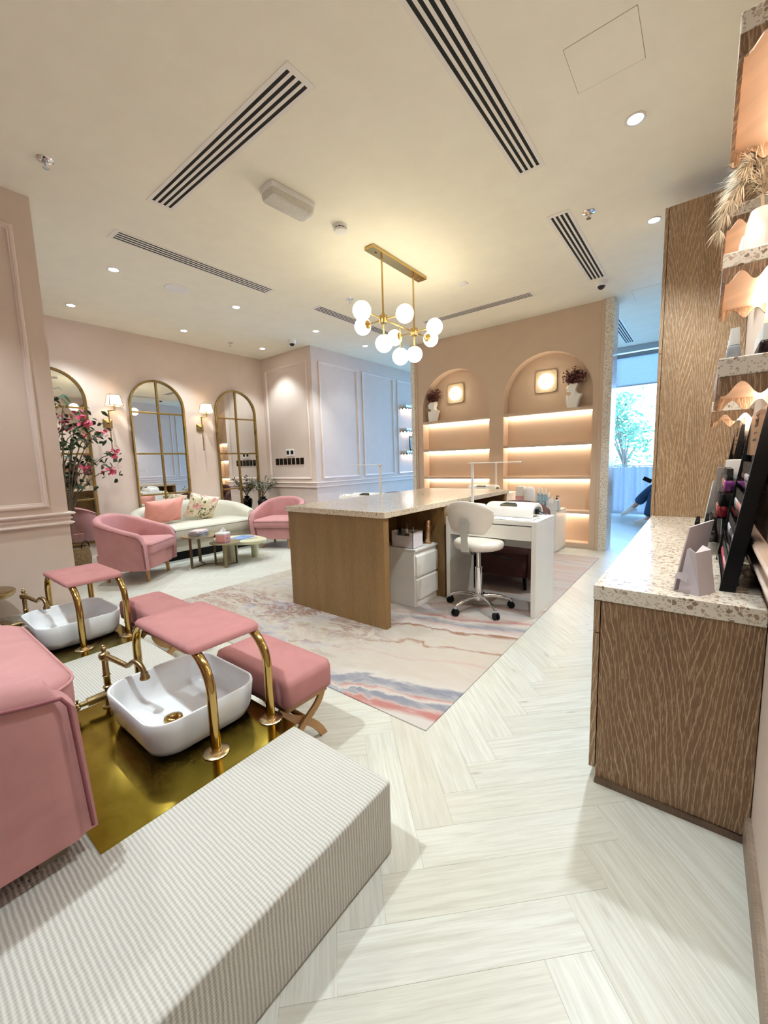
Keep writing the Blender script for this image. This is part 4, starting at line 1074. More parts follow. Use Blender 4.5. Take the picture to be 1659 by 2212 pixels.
for i, (dx, dy, h, bm, cm, kd, lb) in enumerate([(-.075, .0, .15, 'greyglass', 'black', 'cap', 'dark capped bottle at the left of the pale caddy'), (-.03, .03, .19, 'clearish', 'greyglass', 'cap', 'tall milky bottle with grey cap in the pale caddy'), (.01, -.02, .15, 'greyglass', 'clearish', 'nozzle', 'smoky bottle with pale nozzle in the pale caddy'), (.05, .02, .165, 'greyglass', 'clearish', 'nozzle', 'smoky nozzle bottle towards the aisle side of the pale caddy'), (.08, -.03, .12, 'copper', 'copper', 'cap', 'short copper jar in the pale caddy')]):
    bottle(lb, (-1.975 + dx, 2.815 + dy, .50), .019, h, MAT[bm], MAT[cm], 'bottles in the pale caddy', kd)
tf = thing('thermos_flask', 'rose gold flask standing on the small white drawer unit', 'flask', (-1.885, 3.005, .496))
MB().lathe([(0, 0), (.030, 0), (.032, .004), (.032, .015), (.031, .017), (.032, .019), (.032, .145), (.029, .155), (0, .155)], (0, 0, 0), 22).build('flask_body', MAT['copper'], tf, smooth=45)
MB().lathe([(0, .153), (.026, .153), (.027, .156), (.027, .20), (.022, .207), (0, .207)], (0, 0, 0), 22).build('flask_lid', MAT['copper'], tf, smooth=45)

def white_desk(label, x0, x1, y0, y1, h=.745):
    t = thing('white_desk', label, 'desk', (0, 0, .006), 0, 'white laminate manicure desks')
    L = MAT['lam']; h -= .006
    MB().box(x0, x1, y0, y1, h - .034, h).build('desk_top', L, t, bevel=.003)
    for a in (x0, x1 - .036): MB().box(a, a + .036, y0, y1, 0, h - .034).build('side_panel', L, t, bevel=.002)
    MB().box(x0 + .037, x1 - .037, y0 + .004, y0 + .020, h - .150, h - .042).build('drawer_front', L, t, bevel=.002)
    MB().box(x0 + .037, x1 - .037, y0 + .010, y1 - .06, h - .1495, h - .145).box(x0 + .037, x1 - .037, y0 + .02, y0 + .03, h - .043, h - .034).build('drawer_box', MAT['gap'], t)
    MB().box(x0 + .036, x1 - .036, y1 - .02, y1 - .005, h - .30, h - .034).build('back_panel', L, t)
    return t
white_desk('white manicure desk with a drawer beside the aisle, stool pushed up to it', -1.712, -.952, 3.02, 3.48)
white_desk('white manicure desk on the lounge side of the island', -3.60, -2.86, 3.47, 3.95)

def paper_mat(label, x0, x1, y0, y1, z):
    def f(u, v):
        x, y = x0 + (x1 - x0) * u, y0 + (y1 - y0) * v
        return (x + .004 * math.sin(17 * v), y + .004 * math.sin(13 * u + 2 * v), z + .0015 + .0022 * (1 + math.sin(23 * u + 9 * v) * math.sin(11 * v - 17 * u + 1)))
    b = MB().grid(f, 30, 22)
    return tag(b.build('paper_towel', MAT['white'], None, smooth=80), label, 'paper towel')
paper_mat('crumpled white paper towel spread on the aisle-side desk under the nail lamp', -1.66, -1.0, 3.032, 3.26, .745)

def uv_lamp(label, loc, rz, group='nail lamps on the desks'):
    """arched white nail lamp, opening to -y"""
    t = thing('nail_lamp', label, 'nail lamp', loc, rz, group)
    w_, d, h = .205, .115, .108
    prof = []
    for i in range(15):
        a = PI * i / 14; c, s_ = math.cos(a), math.sin(a)
        prof.append((d * math.copysign(abs(c) ** .75, c), h * abs(s_) ** .75))
    inner = [(y * .84, z * .80) for y, z in prof]
    lo = []
    for x, k in ((-w_, .93), (-w_ * .94, 1.0), (0, 1.02), (w_ * .94, 1.0), (w_, .93)):
        lo.append([(x, y * k, z * k) for y, z in prof] + [(x, y * k, z * k) for y, z in reversed(inner)])
    MB().loops(lo, cap=True).build('arched_shell', MAT['plasticw'], t, smooth=50)
    def win_(u, v):
        a = PI * (.60 + .16 * v); xx = (u - .5) * .15 * (1 - .5 * (1 - v) ** 2)
        c, s_ = math.cos(PI - a), math.sin(PI - a)
        return (xx, -d * 1.03 * abs(c) ** .75 - .0005, h * 1.03 * abs(s_) ** .75 + .0015)
    MB().grid(win_, 9, 7).build('display_window', MAT['smoke'], t, smooth=60)
    MB().box(w_ * .96, w_ * 1.01, -.03, .03, .02, .06).build('socket', MAT['black'], t)
    return t
MAT['plasticw'] = plain('glossy_white_plastic', srgb(242, 241, 238), .22, var=.01)
MAT['smoke'] = plain('smoked_window', srgb(64, 62, 52), .12, var=.05)
def dust_dome(label, loc, rz):
    t = thing('dust_collector', label, 'nail dust collector', loc, rz, 'nail dust collectors')
    MB().loops([[(x * s_, y * s_, z) for x, y in rrect(-.088, .088, -.088, .088, .045, 6)] for s_, z in ((.96, 0), (1.0, .01), (1.0, .04), (.93, .065), (.75, .082), (.4, .090), (.1, .092))]).build('dome_body', MAT['plasticw'], t, smooth=60)
    MB().cyl((-.02, -.07, .078), (-.02, -.074, .081), .010, n=12).cyl((.02, -.07, .078), (.02, -.074, .081), .006, n=12).build('button', MAT['clearish'], t)
    return t
uv_lamp('white arched nail lamp with dark window on the aisle-side desk', (-1.232, 3.30, .751), R(-4))
dust_dome('small white domed dust collector beside the nail lamp on the aisle-side desk', (-1.545, 3.25, .751), R(-6))
uv_lamp('white arched nail lamp on the lounge-side desk behind the island', (-3.205, 3.77, .748), R(4))
dust_dome('white domed dust collector on the lounge-side desk behind the island', (-3.50, 3.70, .748), R(4))
tag(MB().tube(bez((-1.045, 3.30, .795), (-.99, 3.27, .80), (-.985, 3.33, .755), (-1.0, 3.46, .752), 12), .004, 7).build('power_cable', MAT['black'], None, smooth=70), 'black power cable running from the nail lamp over the desk edge', 'cable')

def led_lamp(label, loc, dirx, h):
    t = thing('desk_lamp', label, 'desk lamp', loc, 0, 'slim white desk lamps')
    MB().lathe([(0, 0), (.05, 0), (.05, .010), (.046, .014), (0, .014)], (0, 0, 0), 26).build('lamp_base', MAT['plasticw'], t, smooth=40)
    MB().box(-.011, .011, -.008, .008, .012, h - .01).build('pole', MAT['plasticw'], t, bevel=.002)
    MB().cyl((0, -.016, h - .012), (0, .016, h - .012), .012, n=14).build('hinge', MAT['plasticw'], t, smooth=40)
    MB().box(min(0, dirx * .42) - .02, max(0, dirx * .42) + .02, -.022, .022, h - .008, h).build('lamp_head', MAT['plasticw'], t, bevel=.003)
    return t
led_lamp('slim white desk lamp at the island edge of the aisle-side desk', (-1.655, 3.415, .745), 1, .447)
led_lamp('slim white desk lamp on the lounge-side desk, head turned towards the lounge', (-2.935, 3.67, .745), -1, .452)

# technician stool
st = thing('rolling_stool', 'white upholstered rolling stool with chrome star base at the manicure desk', 'stool', (-1.395, 2.985, .006))
def sring(r, z): return [(r * math.cos(2 * PI * i / 36), r * math.sin(2 * PI * i / 36), z) for i in range(36)]
MB().loops([sring(.165, .505), sring(.190, .515), sring(.2, .54), sring(.197, .562), sring(.18, .577), sring(.13, .583), sring(.02, .585)]).build('seat', MAT['whiteleather'] if 'whiteleather' in MAT else plain('white_leatherette', srgb(236, 230, 220), .35, var=.04, vscale=30, bump=.25, bscale=60), st, smooth=60)
MB().lathe([(0, .485), (.10, .488), (.12, .50), (.12, .508), (0, .508)], (0, 0, 0), 24).build('seat_plate', MAT['black'], st, smooth=40)
MB().cyl((0, 0, .10), (0, 0, .345), .027, n=20).build('gas_column', MAT['chrome'], st, smooth=40)
MB().cyl((0, 0, .345), (0, 0, .49), .017, n=16).cyl((0, 0, .338), (0, 0, .35), .029, n=20).build('piston', MAT['chrome'], st, smooth=40)
MB().tube([(.04, .02, .488), (.14, .05, .452), (.21, .07, .43)], .005, 8).cyl((.19, .064, .437), (.235, .078, .42), .009, n=10).build('lever', MAT['black'], st, smooth=50)
MB().lathe([(0, .075), (.035, .075), (.045, .085), (.045, .115), (.032, .128), (0, .128)], (0, 0, 0), 20).build('hub', MAT['chrome'], st, smooth=40)
for k in range(5):
    a = R(-108 + 72 * k); d = Vector((math.cos(a), math.sin(a), 0))
    pts = bez(d * .03 + Vector((0, 0, .108)), d * .12 + Vector((0, 0, .118)), d * .2 + Vector((0, 0, .10)), d * .255 + Vector((0, 0, .072)), 8)
    MB().tube(pts, [.019, .018, .017, .016, .015, .0145, .014, .014, .013], 10).build('base_leg', MAT['chrome'], st, smooth=60)
    c = d * .262
    ca = MB().cyl((c.x, c.y, .056), (c.x, c.y, .078), .010, n=10)
    co = ca.build('caster', MAT['chrome'], st, smooth=40)
    tdir = Vector((-d.y, d.x, 0))
    MB().cyl(c + tdir * .006 + Vector((0, 0, .0275)), c + tdir * .018 + Vector((0, 0, .0275)), .0275, n=18).cyl(c - tdir * .018 + Vector((0, 0, .0275)), c - tdir * .006 + Vector((0, 0, .0275)), .0275, n=18).build('wheel', MAT['black'], co, smooth=40)
# fan-shaped backrest, bracket on its outside (towards the camera)
ang = R(-88)
Rz = Matrix.Rotation(ang, 4, 'Z')
def back_pt(u, v, off):
    th = (u - .5) * R(100)
    wid = .30 + .70 * math.sin(PI * (.17 + .60 * v)) if v < 1 else 1
    zz = .655 + .255 * v
    th2 = th * wid
    if v > .55: zz -= .20 * (abs(u - .5) * 2) ** 2.2 * (v - .55)
    r_ = .235 + off + .035 * v
    return Rz @ Vector((r_ * math.cos(th2), r_ * math.sin(th2), zz))
n1, n2 = 17, 11
b = MB(); b.grid(lambda u, v: back_pt(u, v, .014 - .010 * (2 * abs(u - .5)) ** 4), n1, n2); b.grid(lambda u, v: back_pt(u, v, -.014 + .010 * (2 * abs(u - .5)) ** 4), n1, n2)
edge = list(range(n1)) + [n1 * j + n1 - 1 for j in range(1, n2)] + [n1 * (n2 - 1) + i for i in range(n1 - 2, -1, -1)] + [n1 * j for j in range(n2 - 2, 0, -1)]
for i in range(len(edge)):
    a_, c_ = edge[i], edge[(i + 1) % len(edge)]; b.f.append((a_, c_, n1 * n2 + c_, n1 * n2 + a_)); b.m.append(0)
b.build('backrest', plain('cream_leatherette', srgb(238, 232, 222), .4, var=.03, bump=.1, bscale=90), st, smooth=60, sub=1)
bk_ = []
for (rr_, zz, hw) in ((.12, .488, .030), (.20, .490, .034), (.245, .52, .036), (.262, .57, .030), (.266, .62, .026), (.272, .67, .034), (.278, .74, .038), (.282, .775, .028)):
    bk_.append([Rz @ Vector((rr_, -hw, zz)), Rz @ Vector((rr_, hw, zz)), Rz @ Vector((rr_ + .006, hw, zz + .002)), Rz @ Vector((rr_ + .006, -hw, zz + .002))])
br = MB().loops(bk_).build('back_bracket', MAT['steel'], st, smooth=30)
bb = MB()
for (y_, z_) in ((0, .755), (-.022, .68), (.022, .68)):
    p = Rz @ Vector((.284, y_, z_)); bb.ball(p, .006, 10, 6)
bb.build('bolt', MAT['chrome'], br, smooth=60)

def salon_chair(label, loc, rz):
    t = thing('salon_armchair', label, 'armchair', loc, rz, 'mauve brown velvet customer chairs')
    tub(t, .70, .26, .34, .02, .12, .56, .78, .075, MAT['brownvelvet'], MAT['brownvelvet'], .46, .12, .29, {'at': [(-.22, .2), (.22, .2), (-.2, -.2), (.2, -.2)], 'r': (.02, .014), 'mat': MAT['black']}, .92, pw=1.1)
    return t
salon_chair('mauve brown velvet chair on the far side of the aisle-side desk', (-1.475, 3.86, .006), R(180))
salon_chair('mauve brown velvet chair behind the lounge-side desk', (-3.52, 4.52, .006), R(180))
salon_chair('mauve brown velvet chair by the left niche of the bookcase', (-3.22, 5.28, .006), R(140))

# low white cabinets in front of the bookcase
lc = thing('white_cabinet', 'low white cabinet standing in front of the right niche', 'cabinet', (-1.42, 5.735, 0))
MB().box(-.62, 0, -.46, 0, .04, .545).box(-.60, -.02, -.44, 0, 0, .04).build('cabinet_body', MAT['lam'], lc, bevel=.002)
for k in range(2): MB().box(-.615 + .308 * k, -.615 + .308 * k + .300, -.476, -.461, .05, .538).build('cabinet_door', MAT['lam'], lc, bevel=.002)
MAT['clearplastic'] = plain('frosted_plastic', srgb(226, 226, 230), .3, var=.03)
caddy('white caddy with bottles on the low cabinet near the right niche', (-1.485, 5.36, .545), 0, .15, .11, .13, MAT['clearplastic'])
bottle('white nozzle bottle standing in the caddy on the low cabinet', (-1.50, 5.36, .549), .022, .18, MAT['plasticw'], MAT['plasticw'], 'bottles on the low cabinet', 'nozzle')
bottle('clear pump bottle with black head in the caddy on the low cabinet', (-1.445, 5.37, .549), .022, .185, MAT['clearplastic'], MAT['black'], 'bottles on the low cabinet', 'pump')
bottle('short white bottle at the back of the caddy on the low cabinet', (-1.54, 5.38, .549), .020, .14, MAT['plasticw'], MAT['plasticw'], 'bottles on the low cabinet', 'cap')
wd = thing('white_console', 'white console against the bookcase, behind the mauve chair', 'console', (-2.07, 5.735, 0))
MB().box(-.72, 0, -.42, 0, .72, .75).build('console_top', MAT['lam'], wd, bevel=.002)
for x in (-.70, -.03): MB().box(x - .018, x + .018, -.42, 0, 0, .72).build('side_panel', MAT['lam'], wd)
led_lamp('slim white desk lamp on the console against the bookcase', (-2.36, 5.63, .75), -1, .42)
uv_lamp('white arched nail lamp on the console against the bookcase', (-2.46, 5.43, .75), R(0))
tb2 = thing('tissue_pack', 'white and pink tissue pack behind the mauve chair', 'tissue pack', (-1.93, 5.44, .545))
MB().box(-.055, .055, -.04, .04, .0, .30).build('pack_body', MAT['white'], tb2, bevel=.006)
MB().box(-.056, .056, -.041, .041, .12, .17).build('pack_band', plain('pink_band', srgb(226, 170, 176), .5, var=.05), tb2)
tr = thing('towel_roll', 'rolled white towel beside the blue tubes behind the mauve chair', 'towel', (-1.80, 5.40, .545))
MB().lathe([(0, 0), (.06, 0), (.07, .02), (.07, .25), (.055, .285), (.02, .30), (0, .30)], (0, 0, 0), 18).build('towel', plain('terry_white', srgb(240, 238, 236), .9, var=.04, bump=.4), tr, smooth=60)
MAT['bluelabel'] = plain('blue_white_label', srgb(150, 190, 210), .4, var=.5, vscale=40)
for i in range(4):
    bottle(['pale blue labelled tube, leftmost of the four behind the mauve chair', 'pale blue labelled tube, second of the four behind the mauve chair', 'pale blue labelled tube, third of the four behind the mauve chair', 'shorter pale blue tube, last of the four behind the mauve chair'][i], (-1.69 + .045 * i, 5.42, .545), .020, .29 - .04 * (i == 3) - .01 * i, MAT['bluelabel'], MAT['plasticw'], 'pale blue tubes', 'cap')
# ================================================================== ceiling fittings
MAT['ventw'] = plain('vent_white', srgb(240, 236, 228), .5, var=.02)
def vent(label, x0, x1, y0, y1):
    long_y = (y1 - y0) > (x1 - x0)
    t = thing('ceiling_vent', label, 'vent', ((x0 + x1) / 2, (y0 + y1) / 2, CZ), 0 if long_y else R(-90), 'slotted ceiling vents')
    L, Wd = (max(x1 - x0, y1 - y0)) / 2, (min(x1 - x0, y1 - y0)) / 2
    MB().box(-Wd + .01, Wd - .01, -L + .01, L - .01, -.0016, .02).build('dark_recess', MAT['gap'], t)
    b = .0245; e = .034
    MB().box(-Wd, -Wd + b, -L, L, -.003, 0).box(Wd - b, Wd, -L, L, -.003, 0).box(-Wd + b, Wd - b, -L, -L + e, -.003, 0).box(-Wd + b, Wd - b, L - e, L, -.003, 0).build('frame', MAT['ventw'], t)
    iw = 2 * (Wd - b); slot = .019; sl = (iw - 4 * slot) / 3
    for k in range(3):
        a = -Wd + b + slot + k * (sl + slot)
        MB().box(a, a + sl, -L + e, L - e, -.0026, 0).build('slat', MAT['ventw'], t)
    return t
vent('slotted white ceiling vent running across above the pedicure platform', -3.165, -1.624, 1.435, 1.613)
vent('long slotted ceiling vent cut by the top picture edge', -1.081, -.907, 1.405, 2.938)
vent('slotted ceiling vent along the lounge beside the round speaker', -3.886, -3.711, 1.427, 2.953)
vent('slotted ceiling vent partly behind the chandelier globes', -3.852, -3.683, 3.562, 5.09)
vent('slotted ceiling vent parallel to the bookcase wall', -3.135, -1.634, 4.895, 5.058)
vent('slotted ceiling vent leading to the dome camera near the tall cabinet', -1.079, -.907, 3.538, 5.065)
vent('slotted ceiling vent in the daylit entrance beyond the bookcase', -1.165, -1.005, 6.67, 8.194)

MAT['trimring'] = plain('downlight_trim', srgb(236, 234, 230), .35, var=.02)
def downlight(label, x, y, watt=None, blend=.55, size=100):
    t = thing('downlight', label, 'downlight', (x, y, CZ), 0, 'recessed ceiling downlights')
    MB().lathe([(.036, -.0005), (.052, -.0005), (.053, -.004), (.050, -.006), (.040, -.005), (.036, .0)], (0, 0, 0), 26).build('trim_ring', MAT['trimring'], t, smooth=40)
    MB().cyl((0, 0, -.002), (0, 0, -.0035), .037, n=24).build('lens', MAT['lamp'], t)
    l = bpy.data.lights.new('downlight_beam', 'SPOT'); l.energy = watt or DOWN_W; l.color = DOWN_COL; l.spot_size = R(size); l.spot_blend = blend; l.shadow_soft_size = .045
    o = bpy.data.objects.new('downlight_beam', l); COL.objects.link(o); o.parent = t; o.location = (0, 0, -.03)
    return t
DL = [(-4.457, 1.664, 'downlight above the near pink armchair, on the island side'), (-5.735, 1.664, 'downlight nearest the first mirror'), (-5.703, 2.926, 'downlight above the sofa by the middle mirror'), (-4.444, 2.935, 'downlight above the coffee tables'), (-5.686, 4.182, 'downlight in the far lounge corner'),
      (-4.423, 4.173, 'downlight beside the lounge dome camera'), (-4.40, 5.22, 'downlight behind the chandelier in the passage'), (-.403, 2.896, 'downlight above the polish counter beside the hatch'), (-.419, 4.156, 'downlight touching the top of the tall oak cabinet')]
for x, y, lb in DL: downlight('round recessed ' + lb, x, y, 7.0 if y > 5 else 25.0 if (x < -5 and y > 4) else 38.0 if x < -4 else None)
# the same grid goes on outside the picture
for x, y, lb in ((-.41, 1.63, 'over the aisle, above the picture'), (-.41, .37, 'over the camera side of the aisle'), (-1.66, -.04, 'above the near pedicure chair'), (-3.03, -.04, 'above the further pedicure chair')):
    downlight('round recessed downlight ' + lb, x, y, 34.0 if x < -2 else 74.0 if x < -1 else 15.0 if y < 1 else 36.0)

def dome_camera(label, x, y):
    t = thing('dome_camera', label, 'camera', (x, y, CZ), 0, 'ceiling dome cameras')
    MB().lathe([(0, 0), (.058, 0), (.058, -.030), (.052, -.045), (.043, -.055), (.040, -.050), (0, -.050)], (0, 0, 0), 26).build('housing', MAT['white'], t, smooth=40)
    MB().ball((.0, -.0, -.052), .038, 18, 10, (1, 1, .95)).build('dark_dome', MAT['blackgloss'], t, smooth=80)
dome_camera('white dome camera with dark lens near the lounge corner', -5.0, 4.22)
dome_camera('white dome camera with dark lens in front of the terrazzo jamb', -.975, 5.15)

def sprinkler(label, x, y):
    t = thing('sprinkler', label, 'sprinkler', (x, y, CZ), 0, 'chrome ceiling sprinklers')
    MB().lathe([(0, 0), (.045, 0), (.043, -.004), (.020, -.010), (.010, -.010), (0, -.010)], (0, 0, 0), 24).build('rosette', MAT['chrome'], t, smooth=40)
    MB().cyl((0, 0, -.01), (0, 0, -.03), .007, n=10).cyl((0, 0, -.045), (0, 0, -.048), .018, n=16).tube([(.010, 0, -.02), (.013, 0, -.035), (.004, 0, -.046)], .002, 6).tube([(-.010, 0, -.02), (-.013, 0, -.035), (-.004, 0, -.046)], .002, 6).build('sprinkler_head', MAT['chrome'], t, smooth=40)
sprinkler('chrome sprinkler head near the pedicure wall', -3.223, .89)
sprinkler('chrome sprinkler head beside the vent by the tall cabinet', -.802, 3.684)
sprinkler('chrome sprinkler head above the sofa end', -5.778, 3.667)
sprinkler('chrome sprinkler head left of the chandelier', -3.30, 3.672)

sd = thing('smoke_detector', 'white round smoke detector between emergency light and chandelier', 'smoke detector', (-2.37, 2.555, CZ))
MB().lathe([(0, 0), (.056, 0), (.056, -.022), (0, -.022)], (0, 0, 0), 28).build('detector_base', MAT['white'], sd, smooth=40)
MB().lathe([(0, -.021), (.049, -.021), (.049, -.030), (0, -.030)], (0, 0, 0), 28).build('smoke_slots', MAT['black'], sd)
MB().lathe([(0, -.029), (.052, -.029), (.053, -.036), (.048, -.044), (.02, -.050), (0, -.050)], (0, 0, 0), 28).build('detector_cap', MAT['white'], sd, smooth=40)
vb = MB()
for k in range(10):
    a = 2 * PI * k / 10; vb.box(-.003, .003, .046, .0535, -.030, -.020).xform(Matrix.Identity(4)) if False else vb.cyl((.050 * math.cos(a), .050 * math.sin(a), -.020), (.050 * math.cos(a), .050 * math.sin(a), -.030), .003, n=6)
vb.build('slot_rib', MAT['white'], sd)

sp = thing('ceiling_speaker', 'flush round white ceiling speaker above the lounge', 'speaker', (-4.45, 2.245, CZ))
MB().lathe([(.100, 0), (.118, 0), (.119, -.004), (.114, -.006), (.101, -.005)], (0, 0, 0), 36).build('speaker_rim', MAT['white'], sp, smooth=40)
MB().cyl((0, 0, -.001), (0, 0, -.0035), .101, n=36).build('grille', plain('speaker_grille', srgb(214, 212, 204), .7, var=.05, bump=.5, bscale=500), sp)

em = thing('emergency_light', 'white emergency light with ribbed clear cover on the ceiling', 'light fitting', (-2.392, 2.056, CZ), R(-4))
MB().prism(rrect(-.078, .078, -.185, .185, .02, 4), -.038, 0).build('housing', MAT['white'], em, bevel=.005)
MB().loops([[(x * s_, y * s_, z) for x, y in rrect(-.072, .072, -.178, .178, .025, 4)] for s_, z in ((1.0, -.036), (1.0, -.058), (.95, -.080), (.82, -.088))]).build('ribbed_cover', plain('ribbed_polycarbonate', srgb(216, 213, 203), .22, var=.06, vscale=60), em, smooth=40)
MB().box(-.05, .05, -.165, .165, -.044, -.040).build('reflector', MAT['white'], em)
MB().cyl((.0, -.13, -.056), (.0, .15, -.056), .013, n=14).build('tube_lamp', MAT['clearish'], em, smooth=40)
MB().box(-.05, .02, -.168, -.148, -.060, -.041).build('wiring', MAT['darkbrown'], em)

ds = thing('ceiling_sensor', 'small square white sensor on the ceiling right of the chandelier', 'sensor', (-2.128, 4.178, CZ), 0)
MB().prism(rrect(-.045, .045, -.045, .045, .01, 3), -.014, 0).build('sensor_body', MAT['white'], ds, bevel=.003)
MB().cyl((-.02, 0, -.014), (-.02, 0, -.016), .005, n=10).cyl((.02, 0, -.014), (.02, 0, -.016), .005, n=10).build('sensor_dot', MAT['steel'], ds)

# chandelier
CX, HY1, HY2, HZ = -2.387, 3.103, 3.609, 2.520
ch = thing('globe_chandelier', 'brass chandelier with two drop rods and ten-arm cluster of white globes', 'chandelier', (CX, 0, 0))
ch['label'] = 'brass linear chandelier with opal white globes above the island'
Bm = MAT['brass']
MB().box(-.052, .052, 2.925, 3.785, CZ - .028, CZ).build('ceiling_plate', Bm, ch, bevel=.002)
MB().ball((0, 3.02, CZ - .032), .010, 12, 8).ball((0, 3.70, CZ - .032), .010, 12, 8).build('plate_screw', MAT['antique'], ch, smooth=60)
for hy in (HY1, HY2):
    MB().cyl((0, hy, HZ + .03), (0, hy, CZ - .026), .0085, n=12).build('drop_rod', Bm, ch, smooth=40)
    MB().lathe([(0, -.035), (.034, -.035), (.036, -.031), (.036, .031), (.034, .035), (.013, .036), (.012, .06), (0, .06)], (0, hy, HZ), 22).build('hub', Bm, ch, smooth=40)
MB().cyl((0, HY1, HZ), (0, HY2, HZ), .007, n=12).build('link_bar', Bm, ch, smooth=40)
GR = .079
def globe(hub, c, cap=True):
    hub, c = Vector(hub), Vector(c); d = (c - hub).normalized()
    a = MB().cyl(hub, c - d * GR * .9, .0065, n=10).build('globe_arm', Bm, ch, smooth=40)
    n = MB(); e = c - d * (GR * .97)
    n.cyl(c - d * (GR * 1.03), c - d * (GR * .86), .018, .041, 18)
    n.build('globe_cup', Bm, a, smooth=40)
    MB().ball(c, GR, 28, 18).build('globe_shade', MAT['globe'], ch, smooth=80)
for hub, c in (((0, HY1, HZ), (0, 2.803, HZ)), ((0, HY1, HZ), (-.263, 3.118, HZ)), ((0, HY1, HZ), (.230, 3.118, HZ)), ((0, HY2, HZ), (-.256, 3.622, HZ)), ((0, HY2, HZ), (.238, 3.612, HZ)), ((0, HY2, HZ), (0, 3.93, HZ)), ((0, HY1, HZ), (0, HY1, 2.308)), ((0, HY2, HZ), (0, HY2, 2.303)), ((0, 3.361, HZ), (0, 3.361, 2.238))):
    globe(hub, c)

# glowing wall lamps, bust vases in the niches
def niche_lamp(label, x, z):
    t = thing('niche_lamp', label, 'wall lamp', (x, YK, z), 0, 'round-cornered wall lamps in the arched niches')
    MB().prism([(a, b_) for a, b_ in rrect(-.145, .145, -.15, .15, .05, 6)], -.022, 0, 'y').build('lamp_plate', plain('opal_plate', srgb(196, 178, 150), .35, var=.02), t, bevel=.006)
    b = MB(); b.lathe([(.028, 0), (.098, 0), (.104, .008), (.098, .018), (.07, .026), (.028, .028)], (0, 0, 0), 30); b.xform(Matrix.Translation((0, -.022, 0)) @ Matrix.Rotation(R(90), 4, 'X')).build('light_ring', MAT['sconceglow'], t, smooth=50)
    b = MB(); b.lathe([(0, 0), (.028, 0), (.030, .03), (.024, .042), (0, .046)], (0, 0, 0), 22); b.xform(Matrix.Translation((0, -.022, 0)) @ Matrix.Rotation(R(90), 4, 'X')).build('knob', MAT['antique'], t, smooth=50)
    l = bpy.data.lights.new('niche_lamp_light', 'POINT'); l.energy = .8; l.color = (1, .84, .60); l.shadow_soft_size = .06
    lo = bpy.data.objects.new('niche_lamp_light', l); COL.objects.link(lo); lo.parent = t; lo.location = (0, -.12, 0)
niche_lamp('glowing square wall lamp in the narrower-looking left arched niche', -3.155, 2.262)
niche_lamp('glowing square wall lamp in the right arched niche', -1.766, 2.252)

def bust(label, x, flip):
    t = thing('bust_vase', label, 'vase', (x, 5.835, 1.85), 0, 'white bust vases in the niches'); t.scale = (1.17, 1.0, 1.17)
    ol = [(-.055, 0), (.055, 0), (.062, .03), (.072, .09), (.098, .145), (.070, .150), (.045, .165), (.035, .185), (.038, .215), (.055, .255), (.040, .270), (.005, .262), (-.030, .268), (-.062, .240), (-.070, .222), (-.058, .205), (-.065, .190), (-.030, .180), (-.016, .162), (-.022, .145), (-.045, .135), (-.065, .145), (-.072, .12), (-.068, .06)]
    ol = [(a * flip, b_) for a, b_ in ol]
    lo = []
    cxz = (0, .13)
    for sc, yy in ((.80, -.048), (.93, -.040), (1.0, -.022), (1.0, .022), (.93, .040), (.80, .048)):
        lo.append([(p[0] * sc, yy, cxz[1] + (p[1] - cxz[1]) * (sc if p[1] > .02 else 1)) for p in ol])
    MB().loops(lo).build('bust', MAT['ceramicmat'], t, smooth=60)
    q = random.Random(int(abs(x) * 100)); b = MB(); cen = []
    for i in range(34):
        a = q.uniform(0, 2 * PI); e = Vector((.155 * math.cos(a) * q.uniform(.2, 1), .05 * math.sin(a), .27 + q.uniform(.04, .16) - .03 * abs(math.cos(a))))
        pts = bez((0, 0, .22), (e.x * .1, 0, .26), (e.x * .6, e.y * .6, e.z * .95), e, 5); b.tube(pts, .0022, 4); cen += [pts[3], pts[4], pts[5]]
    b.build('dry_stem', MAT['driedst'], t)
    leafset(q, cen, (.016, .010, .015), 9, .0105, .75).build('dry_flowers', MAT['dried'], t)['kind'] = 'stuff'
MAT['ceramicmat'] = plain('matt_white_ceramic', srgb(240, 237, 232), .5, var=.02)
MAT['dried'] = plain('dried_burgundy', srgb(118, 72, 70), .8, var=.3, vscale=40)
MAT['driedst'] = plain('dried_stem', srgb(110, 70, 60), .8, var=.2)
bust('white bust vase with burgundy dried flowers in the left niche', -3.515, 1)
bust('white bust vase with burgundy dried flowers in the right niche', -1.395, 1)
# ================================================================== polish counter, tall cabinet, scalloped shelves
cb = thing('base_cabinet', 'oak base cabinet with vertical grain under the polish counter', 'cabinet', (0, 0, 0))
MB().box(-.264, XR - .002, 1.576, 3.628, .018, .705).build('cabinet_body', MAT['oakdark'], cb, bevel=.0015)
MB().box(-.2675, -.264, 1.60, 3.62, .06, .70).build('shadow_gap', MAT['gap'], cb)
nY = 4; wY = (3.628 - 1.576) / nY
for k in range(nY):
    y0, y1 = 1.576 + k * wY + .0015, 1.576 + (k + 1) * wY - .0015
    MB().box(-.288, -.2675, y0, y1, .583, .703).build('drawer_front', MAT['oakcab'], cb, bevel=.001)
    MB().box(-.288, -.2675, y0, y1, .050, .579).build('cabinet_door', MAT['oakcab'], cb, bevel=.001)
MB().box(-.225, XR - .002, 1.60, 3.628, 0, .055).build('toe_kick', MAT['plinth'], cb)
MB().prism([(-.266, 0), (XR - .016, 0), (XR - .016, .016), (-.264, .020)], 1.562, 1.576, 'y').build('scribe_strip', MAT['plinth'], cb)
tag(MB().box(-.290, XR - .002, 1.570, 3.628, .706, .760).build('counter_worktop', MAT['terrazzo'], bevel=.003), 'terrazzo worktop of the polish counter', 'worktop')

